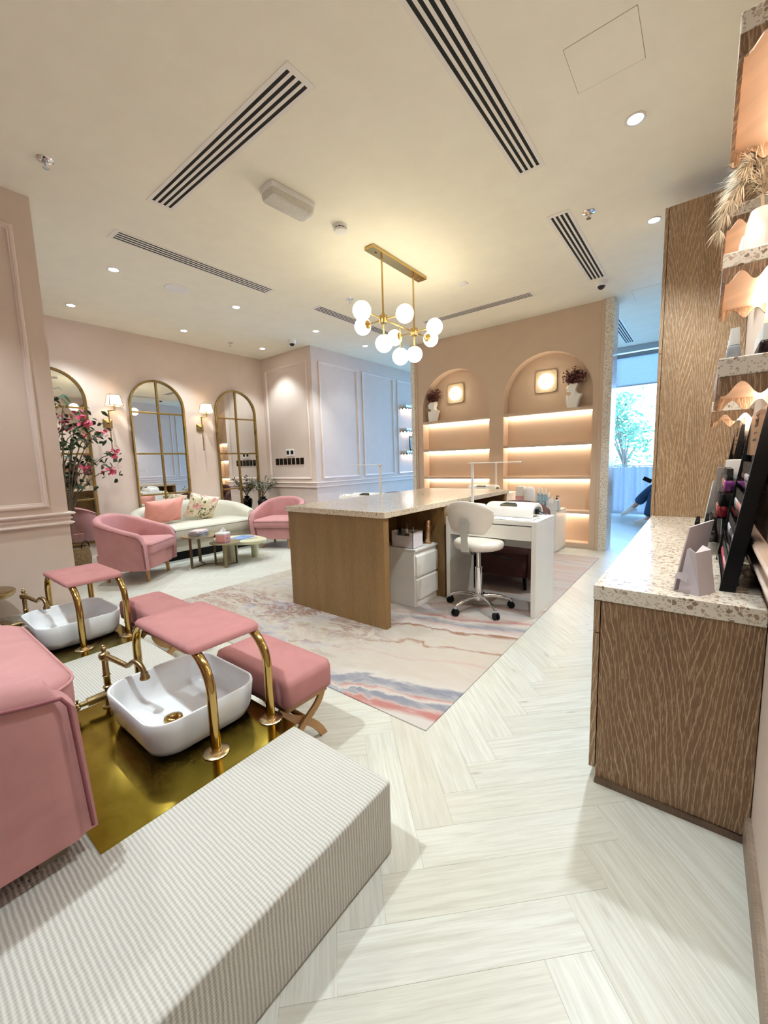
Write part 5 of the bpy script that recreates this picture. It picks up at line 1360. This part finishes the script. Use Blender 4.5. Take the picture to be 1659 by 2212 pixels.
tc = thing('tall_cabinet', 'tall limed oak cabinet at the end of the polish counter', 'cabinet', (0, 0, 0))
MB().box(-.277, XR - .002, 3.632, 4.20, .06, 2.905).build('cabinet_body', MAT['oakcab'], tc, bevel=.0015)
MB().box(-.280, -.277, 3.64, 4.19, .07, 2.90).build('shadow_gap', MAT['gap'], tc)
for z0, z1 in ((.06, 1.930), (1.934, 2.905)): MB().box(-.301, -.280, 3.632, 4.20, z0, z1).build('cabinet_door', MAT['oakcab'], tc, bevel=.001)
MB().box(-.24, XR - .002, 3.65, 4.19, 0, .06).build('toe_kick', MAT['plinth'], tc)

def wave(u, period, amp): return amp * (.5 - .5 * math.cos(2 * PI * u / period))
def scallop_shelf(label, wall_x, sg, y0, y1, zt, d=.157, t_=.050, group='scalloped stone shelves', drop=.036):
    """shelf standing out from the wall (sg = -1 towards -x, +1 towards +x)"""
    t = thing('scalloped_shelf', label, 'shelf', (wall_x, 0, 0), 0, group)
    X = lambda v: sg * v
    MB().box(X(0), X(d), y0, y1, zt - t_, zt).build('stone_slab', MAT['terrazzo'], t, bevel=.005, seg=3)
    MB().box(X(0), X(d - .012), y0 + .010, y1 - .010, zt - t_ - .006, zt - t_).build('underside_board', MAT['oakunder'], t)
    per = .0745
    def pts(L):
        n = max(12, int(L / per * 12)); top = [(0, zt - t_), (L, zt - t_)]
        bot = [(L * (1 - i / n), zt - t_ - .014 - wave(L * (1 - i / n) + per * .30, per, drop)) for i in range(n + 1)]
        return top + bot
    for y in (y0, y1 - .010):
        MB().prism([(X(d - .001) - sg * a, b_) for a, b_ in pts(d - .002)], y + .0005, y + .0105, 'y').build('scalloped_valance', MAT['oakdark'], t)
    MB().prism([(y0 + .011 + a, b_) for a, b_ in pts(y1 - y0 - .022)], X(d - .011), X(d - .001), 'x').build('scalloped_valance', MAT['oakdark'], t)
    MB().box(X(.018), X(.036), y0 + .02, y1 - .02, zt - t_ - .016, zt - t_ - .007).build('led_strip', MAT['led2'], t)
    return t
MAT['led2'] = glow('shelf_led', (1.0, .90, .76), 20.0)
SH = [('highest near scalloped shelf at the right picture edge', 1.46, 1.985, 2.292), ('scalloped shelf carrying the pampas vase', 1.925, 2.46, 1.900), ('near lower scalloped shelf carrying glitter polish bottles', 1.445, 1.985, 1.468), ('far lower scalloped shelf above the black display racks', 2.62, 3.16, 1.466), ('far upper scalloped shelf hidden behind the pampas plumes', 2.50, 3.04, 2.30)]
for lb, a, b_, z in SH: scallop_shelf(lb, XR, -1, a, b_, z)
for i, z in enumerate((2.372, 1.905, 1.445)):
    scallop_shelf(['topmost', 'middle', 'lowest'][i] + ' of the three small scalloped shelves on the daylit panelled wall', XP, 1, 6.97, 7.75, z, group='scalloped shelves on the panelled wall', drop=.03)
pf = thing('standing_photo', 'black standing photo frame on a shelf of the panelled wall', 'photo frame', (XP + .085, 7.30, 1.445), R(-25))
MB().loops([[(.02 - z * .12 + dd, y, z + .002) for y, z in ((-.09, 0), (.09, 0), (.09, .30), (-.09, .30))] for dd in (0, .012)]).build('frame', MAT['black'], pf)
MB().loops([[(.0325 - z * .12 + dd, y, z + .002) for y, z in ((-.075, .02), (.075, .02), (.075, .28), (-.075, .28))] for dd in (0, .001)]).build('photo', plain('pale_blue_print', srgb(196, 222, 236), .2, var=.15, vscale=14), pf)
MB().add([(.01, -.02, .20), (.01, .02, .20), (-.075, .03, 0), (-.075, -.03, 0), (.004, -.02, .20), (.004, .02, .20), (-.081, .03, 0), (-.081, -.03, 0)], [(0, 1, 2, 3), (4, 7, 6, 5), (0, 3, 7, 4), (1, 5, 6, 2), (0, 4, 5, 1), (3, 2, 6, 7)]).build('easel_strut', MAT['black'], pf)

# --- nail polish
def polish_mat(c, rough=.12): return plain('nail_polish_colour', c, rough, var=.08, vscale=60)
PC = {'silver': polish_mat(srgb(168, 174, 182)), 'purple': polish_mat(srgb(134, 50, 140)), 'red': polish_mat(srgb(176, 28, 54)), 'coral': polish_mat(srgb(240, 120, 108)), 'pink': polish_mat(srgb(244, 160, 160)), 'dark': polish_mat(srgb(40, 24, 30)), 'white': polish_mat(srgb(240, 236, 232)), 'magenta': polish_mat(srgb(206, 44, 92)), 'nude': polish_mat(srgb(222, 176, 158)), 'clear': polish_mat(srgb(206, 206, 216))}
def polish_proto(col, capm, w_=.028, h=.082, sq=True):
    t = thing('nail_polish', 'x', 'nail polish', (0, 0, 0), 0)
    hb = h * .48
    ring = lambda s_, z: [(x * s_, y * s_, z) for x, y in rrect(-w_ / 2, w_ / 2, -w_ / 2, w_ / 2, w_ * .28, 4)]
    MB().loops([ring(.9, 0), ring(1, .002), ring(1, hb * .82), ring(.8, hb * .97), ring(.5, hb)]).build('glass_bottle', PC[col], t, smooth=50)
    cr = lambda s_, z: [(x * s_, y * s_, z) for x, y in rrect(-w_ * .36, w_ * .36, -w_ * .36, w_ * .36, w_ * .12, 3)]
    MB().loops([cr(1.05, hb), cr(1, hb + .002), cr(.9, h - .002), cr(.82, h)]).build('cap', capm, t, smooth=50)
    return t
PROT = {}
def polish(col, cap, loc, label, group, w_=.028, h=.082, rz=0):
    k = (col, cap, w_, h)
    if k not in PROT:
        PROT[k] = polish_proto(col, MAT[cap], w_, h); o = PROT[k]; o.location = loc; o.rotation_euler = (0, 0, rz)
    else: o = dup(PROT[k], loc, rz)
    o['label'] = label; o['group'] = group
    return o
ORD = ['first', 'second', 'third', 'fourth', 'fifth', 'sixth', 'seventh', 'eighth', 'ninth', 'tenth', 'eleventh', 'twelfth', 'thirteenth', 'fourteenth', 'fifteenth']
for i in range(9):
    polish('silver', 'white', (.048 + .002 * (i % 2), 1.515 + .036 * i, 1.468), 'silver glitter nail polish with white cap, frontmost on the lower right shelf' if i == 0 else f'silver nail polish with white cap, {ORD[i]} from the camera on the lower right shelf', 'silver polishes on the lower shelf', .030, .086)
for i in range(7):
    polish('dark', 'white', (.112, 1.50 + .036 * i, 1.468), f'dark nail polish with white cap along the wall, {ORD[i]} from the camera, lower right shelf', 'dark polishes on the lower shelf', .030, .082)

def black_rack(label, y0, y1, group):
    t = thing('polish_rack', label, 'display rack', (0, 0, .760), 0, group)
    K = MAT['black']
    for y in (y0, y1 - .012):
        MB().prism([(.061, 0), (.102, 0), (.150, .38), (.158, .60), (.144, .60)], y, y + .012, 'y').build('side_panel', K, t)
    MB().prism([(.092, .005), (.104, .005), (.158, .40), (.159, .60), (.153, .60), (.146, .40)], y0 + .012, y1 - .012, 'y').build('back_board', K, t)
    for k in range(4):
        z = .02 + .105 * k; x = .063 + .146 * z
        MB().box(x, x + .045, y0 + .012, y1 - .012, z, z + .006).build('rack_shelf', K, t)
        MB().box(x - .002, x + .001, y0 + .012, y1 - .012, z, z + .022).build('shelf_lip', MAT['acrylic'], t)
    MB().prism([(.134, .445), (.138, .445), (.146, .60), (.142, .60)], y0 + .014, y1 - .014, 'y').build('header_card', MAT['tancard'], t)
    mk = MB(); yc = (y0 + y1) / 2
    def mark(u0, u1, v0, v1):
        mk.prism([(.1325 + (v0 - .445) * .0513 + .0005, v0), (.1340 + (v0 - .445) * .0513, v0), (.1340 + (v1 - .445) * .0513, v1), (.1325 + (v1 - .445) * .0513 + .0005, v1)], yc + u0, yc + u1, 'y')
    for a in ((-.05, .05, .585, .589), (-.012, -.006, .575, .585), (-.05, -.044, .545, .570), (-.05, -.025, .570, .574), (-.05, -.030, .557, .561), (-.012, .010, .545, .549), (-.012, -.008, .549, .570), (.028, .050, .570, .574), (.028, .032, .557, .570), (.046, .050, .545, .557), (.028, .050, .545, .549), (-.035, -.028, .520, .527), (.03, .037, .520, .527), (-.05, -.028, .495, .503), (-.02, 0, .495, .503), (.008, .024, .495, .503), (.032, .05, .495, .503)): mark(*a)
    mk.build('printed_lettering', MAT['black'], t)
    return t
MAT['tancard'] = plain('tan_header_card', srgb(176, 140, 112), .12, var=.05)
black_rack('tall black leaning polish rack, the nearest on the counter', 1.715, 2.235, 'black polish racks')
black_rack('second black polish rack further along the counter', 2.86, 3.36, 'black polish racks')
rows = [('coral', 'pink'), ('clear', 'dark'), ('clear', 'pink'), ('dark', 'clear')]
for k in range(4):
    z = .760 + .026 + .105 * k; x = .063 + .146 * (z - .766) + .022
    for i in range(15):
        col = rows[k][(i // 5) % 2] if k else ('pink' if i < 9 else 'magenta')
        polish(col, 'black', (x, 1.748 + .033 * i, z), f'{col} gel polish, {ORD[i]} from the near end, ' + ['lowest', 'second', 'third', 'top'][k] + ' tier of the nearest black rack', 'gel polishes on the near black rack', .024, .078)

# cardboard easel-back sign, seen from behind
ez = thing('easel_sign', 'lilac grey cardboard sign seen from behind with fold-out strut', 'sign', (0, 0, .760))
MAT['card'] = plain('lilac_grey_card', srgb(196, 188, 194), .8, var=.03)
MB().add([(-.063, 1.638, .001), (.004, 1.868, .001), (.037, 1.930, .211), (-.030, 1.700, .211), (-.0592, 1.6369, 0), (.0078, 1.8669, 0), (.0408, 1.9289, .210), (-.0262, 1.6989, .210)], [(0, 1, 2, 3), (4, 7, 6, 5), (0, 4, 5, 1), (1, 5, 6, 2), (2, 6, 7, 3), (3, 7, 4, 0)]).build('sign_board', MAT['card'], ez)
MB().add([(-.047, 1.645, 0), (.010, 1.611, 0), (-.006, 1.632, .137), (-.024, 1.668, .146), (-.030, 1.67, .14)], [(0, 1, 2, 3, 4)]).build('strut_wing', MAT['card'], ez)
MB().add([(.010, 1.611, 0), (.050, 1.693, 0), (.033, 1.700, .140), (.012, 1.715, .150), (-.006, 1.632, .137)], [(0, 1, 2, 3, 4)]).build('strut_wing', MAT['card'], ez)
MB().add([(-.060, 1.639, .048), (-.024, 1.621, .040), (-.022, 1.624, .058), (-.032, 1.632, .070), (-.052, 1.641, .066)], [(0, 1, 2, 3, 4)]).build('locking_tab', MAT['card'], ez)
for o in ez.children:
    if o.name.startswith(('strut', 'locking')):
        s_ = o.modifiers.new('solid', 'SOLIDIFY'); s_.thickness = .0022

# acrylic tiered stand with polishes
ac = thing('acrylic_stand', 'clear tiered acrylic stand with colourful polishes on the counter', 'display stand', (0, 0, .760))
tz = [(.035, .06), (.062, .17), (.080, .285)]
for i, (x, z) in enumerate(tz):
    MB().box(x - .02, x + .075, 2.33, 2.64, z - .004, z).build('acrylic_tier', MAT['acrylic'], ac)
    MB().box(x - .021, x - .018, 2.33, 2.64, z - .004, z + .018).build('tier_lip', MAT['acrylic'], ac)
for y in (2.33, 2.637): MB().prism([(.01, 0), (.16, 0), (.16, .36), (.07, .36), (.045, .20), (.01, .08)], y, y + .003, 'y').build('acrylic_side', MAT['acrylic'], ac)
MB().box(.157, .160, 2.333, 2.637, 0, .36).build('acrylic_back', MAT['acrylic'], ac)
tiers = [['dark', 'dark', 'red', 'magenta', 'dark', 'red'], ['red', 'dark', 'coral', 'red', 'nude', 'dark'], ['purple', 'pink', 'coral', 'dark', 'pink', 'nude']]
for i, (x, z) in enumerate(tz):
    for k in range(6):
        polish(tiers[i][k], 'black', (x + .012, 2.365 + .05 * k, .760 + z), f'{tiers[i][k]} nail polish, {ORD[k]} from the camera, on the ' + ['lowest', 'middle', 'upper'][i] + ' acrylic tier', 'polishes on the acrylic stand', .036, .100)
for i in range(2):
    o = tag(MB().box(0, .055, 0, .035, 0, .42).build('carton', MAT['white'], None, bevel=.002, loc=(.085 + .012 * i, 2.655 + .05 * i, .760)), ['tall white carton behind the acrylic stand, nearer one', 'tall white carton behind the acrylic stand, further one'][i], 'carton', 'tall white cartons')
bh = thing('brochure_holder', 'clear acrylic brochure holder between the cartons and the second rack', 'brochure holder', (.05, 2.77, .760))
MB().box(0, .10, 0, .003, 0, .40).box(0, .10, .03, .033, 0, .40).box(0, .003, .003, .03, 0, .40).build('holder_shell', MAT['acrylic'], bh)
MB().box(.006, .098, .008, .026, .004, .38).build('brochures', MAT['white'], bh)
pcard = thing('photo_card', 'small standing card with a photo of hands near the tall cabinet', 'card', (.02, 2.98, .760), R(-48))
MB().add([(-.02, 0, 0), (-.02, .2, 0), (.035, .2, .30), (.035, 0, .30), (-.015, 0, 0), (-.015, .2, 0), (.040, .2, .30), (.040, 0, .30)], [(0, 1, 2, 3), (4, 7, 6, 5), (0, 4, 5, 1), (1, 5, 6, 2), (2, 6, 7, 3), (3, 7, 4, 0)]).build('card_board', MAT['white'], pcard)
MB().add([(.0005, 0.004, .115), (.0005, .196, .115), (.0335, .196, .295), (.0335, .004, .295), (.0015, .004, .115), (.0015, .196, .115), (.0345, .196, .295), (.0345, .004, .295)], [(0, 1, 2, 3), (4, 7, 6, 5), (0, 4, 5, 1), (1, 5, 6, 2), (2, 6, 7, 3), (3, 7, 4, 0)]).build('printed_photo', plain('brown_pink_print', srgb(158, 104, 92), .3, var=.7, vscale=16), pcard).location = (-.0025, 0, 0)
for i in range(6):
    polish('dark', 'black', (-.015 + .001 * i, 2.72 + .045 * i, .760), f'small black-capped bottle, {ORD[i]} from the camera in the outer row near the photo card', 'black bottles near the photo card', .026, .095)
    polish('dark', 'black', (.028 + .001 * i, 2.70 + .045 * i, .760), f'small black-capped bottle, {ORD[i]} from the camera in the inner row near the photo card', 'black bottles near the photo card', .027, .115)

# pampas grass vase on the middle shelf
def vase_white(label, x, y, h, r, z):
    t = thing('white_vase', label, 'vase', (x, y, z), 0, 'white vases on the pampas shelf')
    MB().lathe([(0, 0), (r * .92, 0), (r, .01), (r * 1.02, h * .4), (r * .86, h * .8), (r * .72, h * .97), (r * .70, h), (r * .58, h), (r * .6, h * .9), (0, h * .85)], (0, 0, 0), 26).build('vase_body', MAT['ceramicmat'], t, smooth=50)
    return t
pv = vase_white('white ribbed vase holding beige pampas plumes on the shelf', .115, 2.04, .155, .046, 1.900)
vase_white('second pale vase beside the pampas vase, further along the shelf', .098, 2.20, .14, .040, 1.900)
MAT['pampas'] = plain('pampas_beige', srgb(214, 200, 176), .9, var=.25, vscale=30)
q = random.Random(5)
for (e, bend) in (((-.115, -.03, .12), .28), ((-.10, .02, .20), .26), ((-.06, .05, .33), .30), ((-.01, -.02, .34), .22), ((-.05, -.04, .30), .26), ((.01, .06, .36), .22)):
    st_ = bez((0, 0, .10), (0, 0, bend), (e[0] * .5, e[1] * .5, bend + .08), (e[0], e[1], e[2]), 12)
    b = MB(); b.tube(st_, .0025, 5)
    for i in range(4, 13):
        p = st_[i]; tg = (st_[min(12, i + 1)] - st_[i - 1]).normalized()
        for k in range(44):
            sd_ = Vector((q.gauss(0, 1), q.gauss(0, 1), q.gauss(0, 1))); d = (tg * .9 + sd_.normalized() * .75 + Vector((0, 0, -.25))).normalized()
            L = q.uniform(.045, .10) * (1 - .4 * abs(i - 8) / 5); u = d.orthogonal().normalized() * .0011
            m_ = p + d * L * .55; t_ = p + d * L + Vector((0, 0, -.010))
            b.add([p - u, p + u, m_ + u, t_, m_ - u], [(0, 1, 2, 4), (4, 2, 3)])
    b.build('pampas_plume', MAT['pampas'], pv)

# ================================================================== seated visitor in the entrance
bench = thing('waiting_bench', 'small pale upholstered bench the visitor sits on', 'bench', (-.16, 8.55, 0))
MB().box(-.28, .28, -.32, .32, .27, .40).build('bench_seat', MAT['cream'], bench, bevel=.03, seg=3)
for sx in (-1, 1):
    for sy in (-1, 1): MB().box(sx * .24 - .02, sx * .24 + .02, sy * .28 - .02, sy * .28 + .02, 0, .31).build('leg', MAT['woodleg'], bench)
pe = thing('person', 'seated person in blue jeans and white trainers holding a phone, legs crossed', 'person', (0, 0, 0))
def skin(name, mat, verts, edges, radii, parent, root=0, sub=2):
    me = bpy.data.meshes.new(name); me.from_pydata(verts, edges, []); me.materials.append(mat)
    o = bpy.data.objects.new(name, me); COL.objects.link(o); o.parent = parent
    m = o.modifiers.new('skin', 'SKIN'); m.use_smooth_shade = True
    sv = me.skin_vertices[0].data if me.skin_vertices else None
    if sv is None:
        bm = bmesh.new(); bm.from_mesh(me); bm.verts.layers.skin.verify(); bm.to_mesh(me); bm.free(); sv = me.skin_vertices[0].data
    for i, r_ in enumerate(radii):
        sv[i].radius = (r_, r_) if not isinstance(r_, tuple) else r_; sv[i].use_root = (i == root)
    s_ = o.modifiers.new('sub', 'SUBSURF'); s_.levels = sub; s_.render_levels = sub
    return o
SKIN = plain('skin_tone', srgb(206, 160, 134), .5, var=.04)
JEAN = plain('blue_denim', srgb(44, 78, 118), .85, var=.25, vscale=25, bump=.2)
SHIRT = plain('grey_knit', srgb(176, 176, 182), .9, var=.06)
hx, hy = -.16, 8.55
V = [(hx, hy, .54), (hx + .02, hy, .72), (hx + .02, hy, .92), (hx, hy, 1.04), (hx - .02, hy, 1.13), (hx - .04, hy, 1.22), (hx - .05, hy, 1.32),        # 0-6 spine, neck, head
     (hx - .02, hy - .10, .53), (-.66, hy - .10, .56), (-.70, hy - .14, .30), (-.72, hy - .16, .10), (-.84, hy - .17, .045),                             # 7-11 planted leg
     (hx - .02, hy + .10, .54), (-.66, hy + .02, .66), (-.86, hy - .01, .42), (-.97, hy - .02, .27), (-1.08, hy - .03, .215),                              # 12-16 crossed leg
     (hx, hy - .18, .98), (hx - .10, hy - .23, .76), (-.52, hy - .14, .74), (-.66, hy - .10, .75), (-.72, hy - .09, .755),                                  # 17-21 near arm
     (hx, hy + .18, .98), (hx - .10, hy + .23, .76), (-.45, hy + .14, .72), (-.58, hy + .04, .73), (-.63, hy + .02, .735)]                                  # 22-26 far arm
E_ = [(0, 1), (1, 2), (2, 3), (3, 4), (4, 5), (5, 6), (0, 7), (7, 8), (8, 9), (9, 10), (10, 11), (0, 12), (12, 13), (13, 14), (14, 15), (15, 16), (3, 17), (17, 18), (18, 19), (19, 20), (20, 21), (3, 22), (22, 23), (23, 24), (24, 25), (25, 26)]
RA = [.13, .13, .14, .11, .055, .075, .085, .085, .06, .05, .036, .03, .085, .06, .05, .036, .03, .055, .043, .034, .026, .022, .055, .043, .034, .026, .022]
skin('body', SKIN, V, E_, RA, pe)
skin('jeans', JEAN, [V[0], V[7], V[8], (-.69, hy - .135, .34), (-.715, hy - .155, .12), V[12], V[13], (-.83, hy - .005, .46), (-.925, hy - .015, .33)], [(0, 1), (1, 2), (2, 3), (3, 4), (0, 5), (5, 6), (6, 7), (7, 8)], [.145, .10, .085, .085, .10, .10, .085, .085, .095], pe)
skin('sweater', SHIRT, [V[0], V[1], V[2], V[3], V[17], V[18], V[19], V[22], V[23], V[24]], [(0, 1), (1, 2), (2, 3), (3, 4), (4, 5), (5, 6), (3, 7), (7, 8), (8, 9)], [.145, .150, .155, .12, .07, .055, .045, .07, .055, .045], pe)
MB().ball((hx - .03, hy, 1.345), .105, 18, 12, (1, .92, 1.05)).build('hair', plain('dark_hair', srgb(52, 38, 32), .6, var=.2), pe, smooth=80)
SHOE = plain('white_trainer', srgb(236, 238, 242), .5, var=.04)
def shoe(p, tilt, yaw):
    b = MB()
    lo = []
    for (x, w_, z0, z1) in ((-.14, .030, .022, .045), (-.12, .042, .014, .06), (-.06, .046, .006, .075), (0, .044, .006, .095), (.05, .040, .008, .125), (.09, .036, .010, .13), (.115, .026, .014, .12)):
        lo.append([(x, -w_, z0), (x, w_, z0), (x, w_ * .95, (z0 + z1) / 2), (x, w_ * .55, z1), (x, -w_ * .55, z1), (x, -w_ * .95, (z0 + z1) / 2)])
    b.loops(lo); M_ = Matrix.Translation(p) @ Matrix.Rotation(yaw, 4, 'Z') @ Matrix.Rotation(tilt, 4, 'Y'); b.xform(M_)
    s_ = b.build('trainer', SHOE, pe, smooth=60, sub=1)
    c = MB(); c.prism([(-.145, -.03), (-.12, -.046), (.0, -.048), (.11, -.036), (.125, 0), (.11, .036), (0, .048), (-.12, .046), (-.145, .03)], -.002, .02); c.xform(M_); c.build('sole', MAT['white'], s_)
shoe((-.80, hy - .165, .003), 0, R(4)); shoe((-1.02, hy - .025, .17), R(-28), R(4))
ph = thing('smartphone', 'dark smartphone in the seated visitor\'s hands', 'phone', (-.765, hy - .12, .775))
MB().box(-.036, .036, -.005, .005, -.07, .07).build('phone_body', MAT['black'], ph, bevel=.003, rot=(R(12), R(-62), 0))
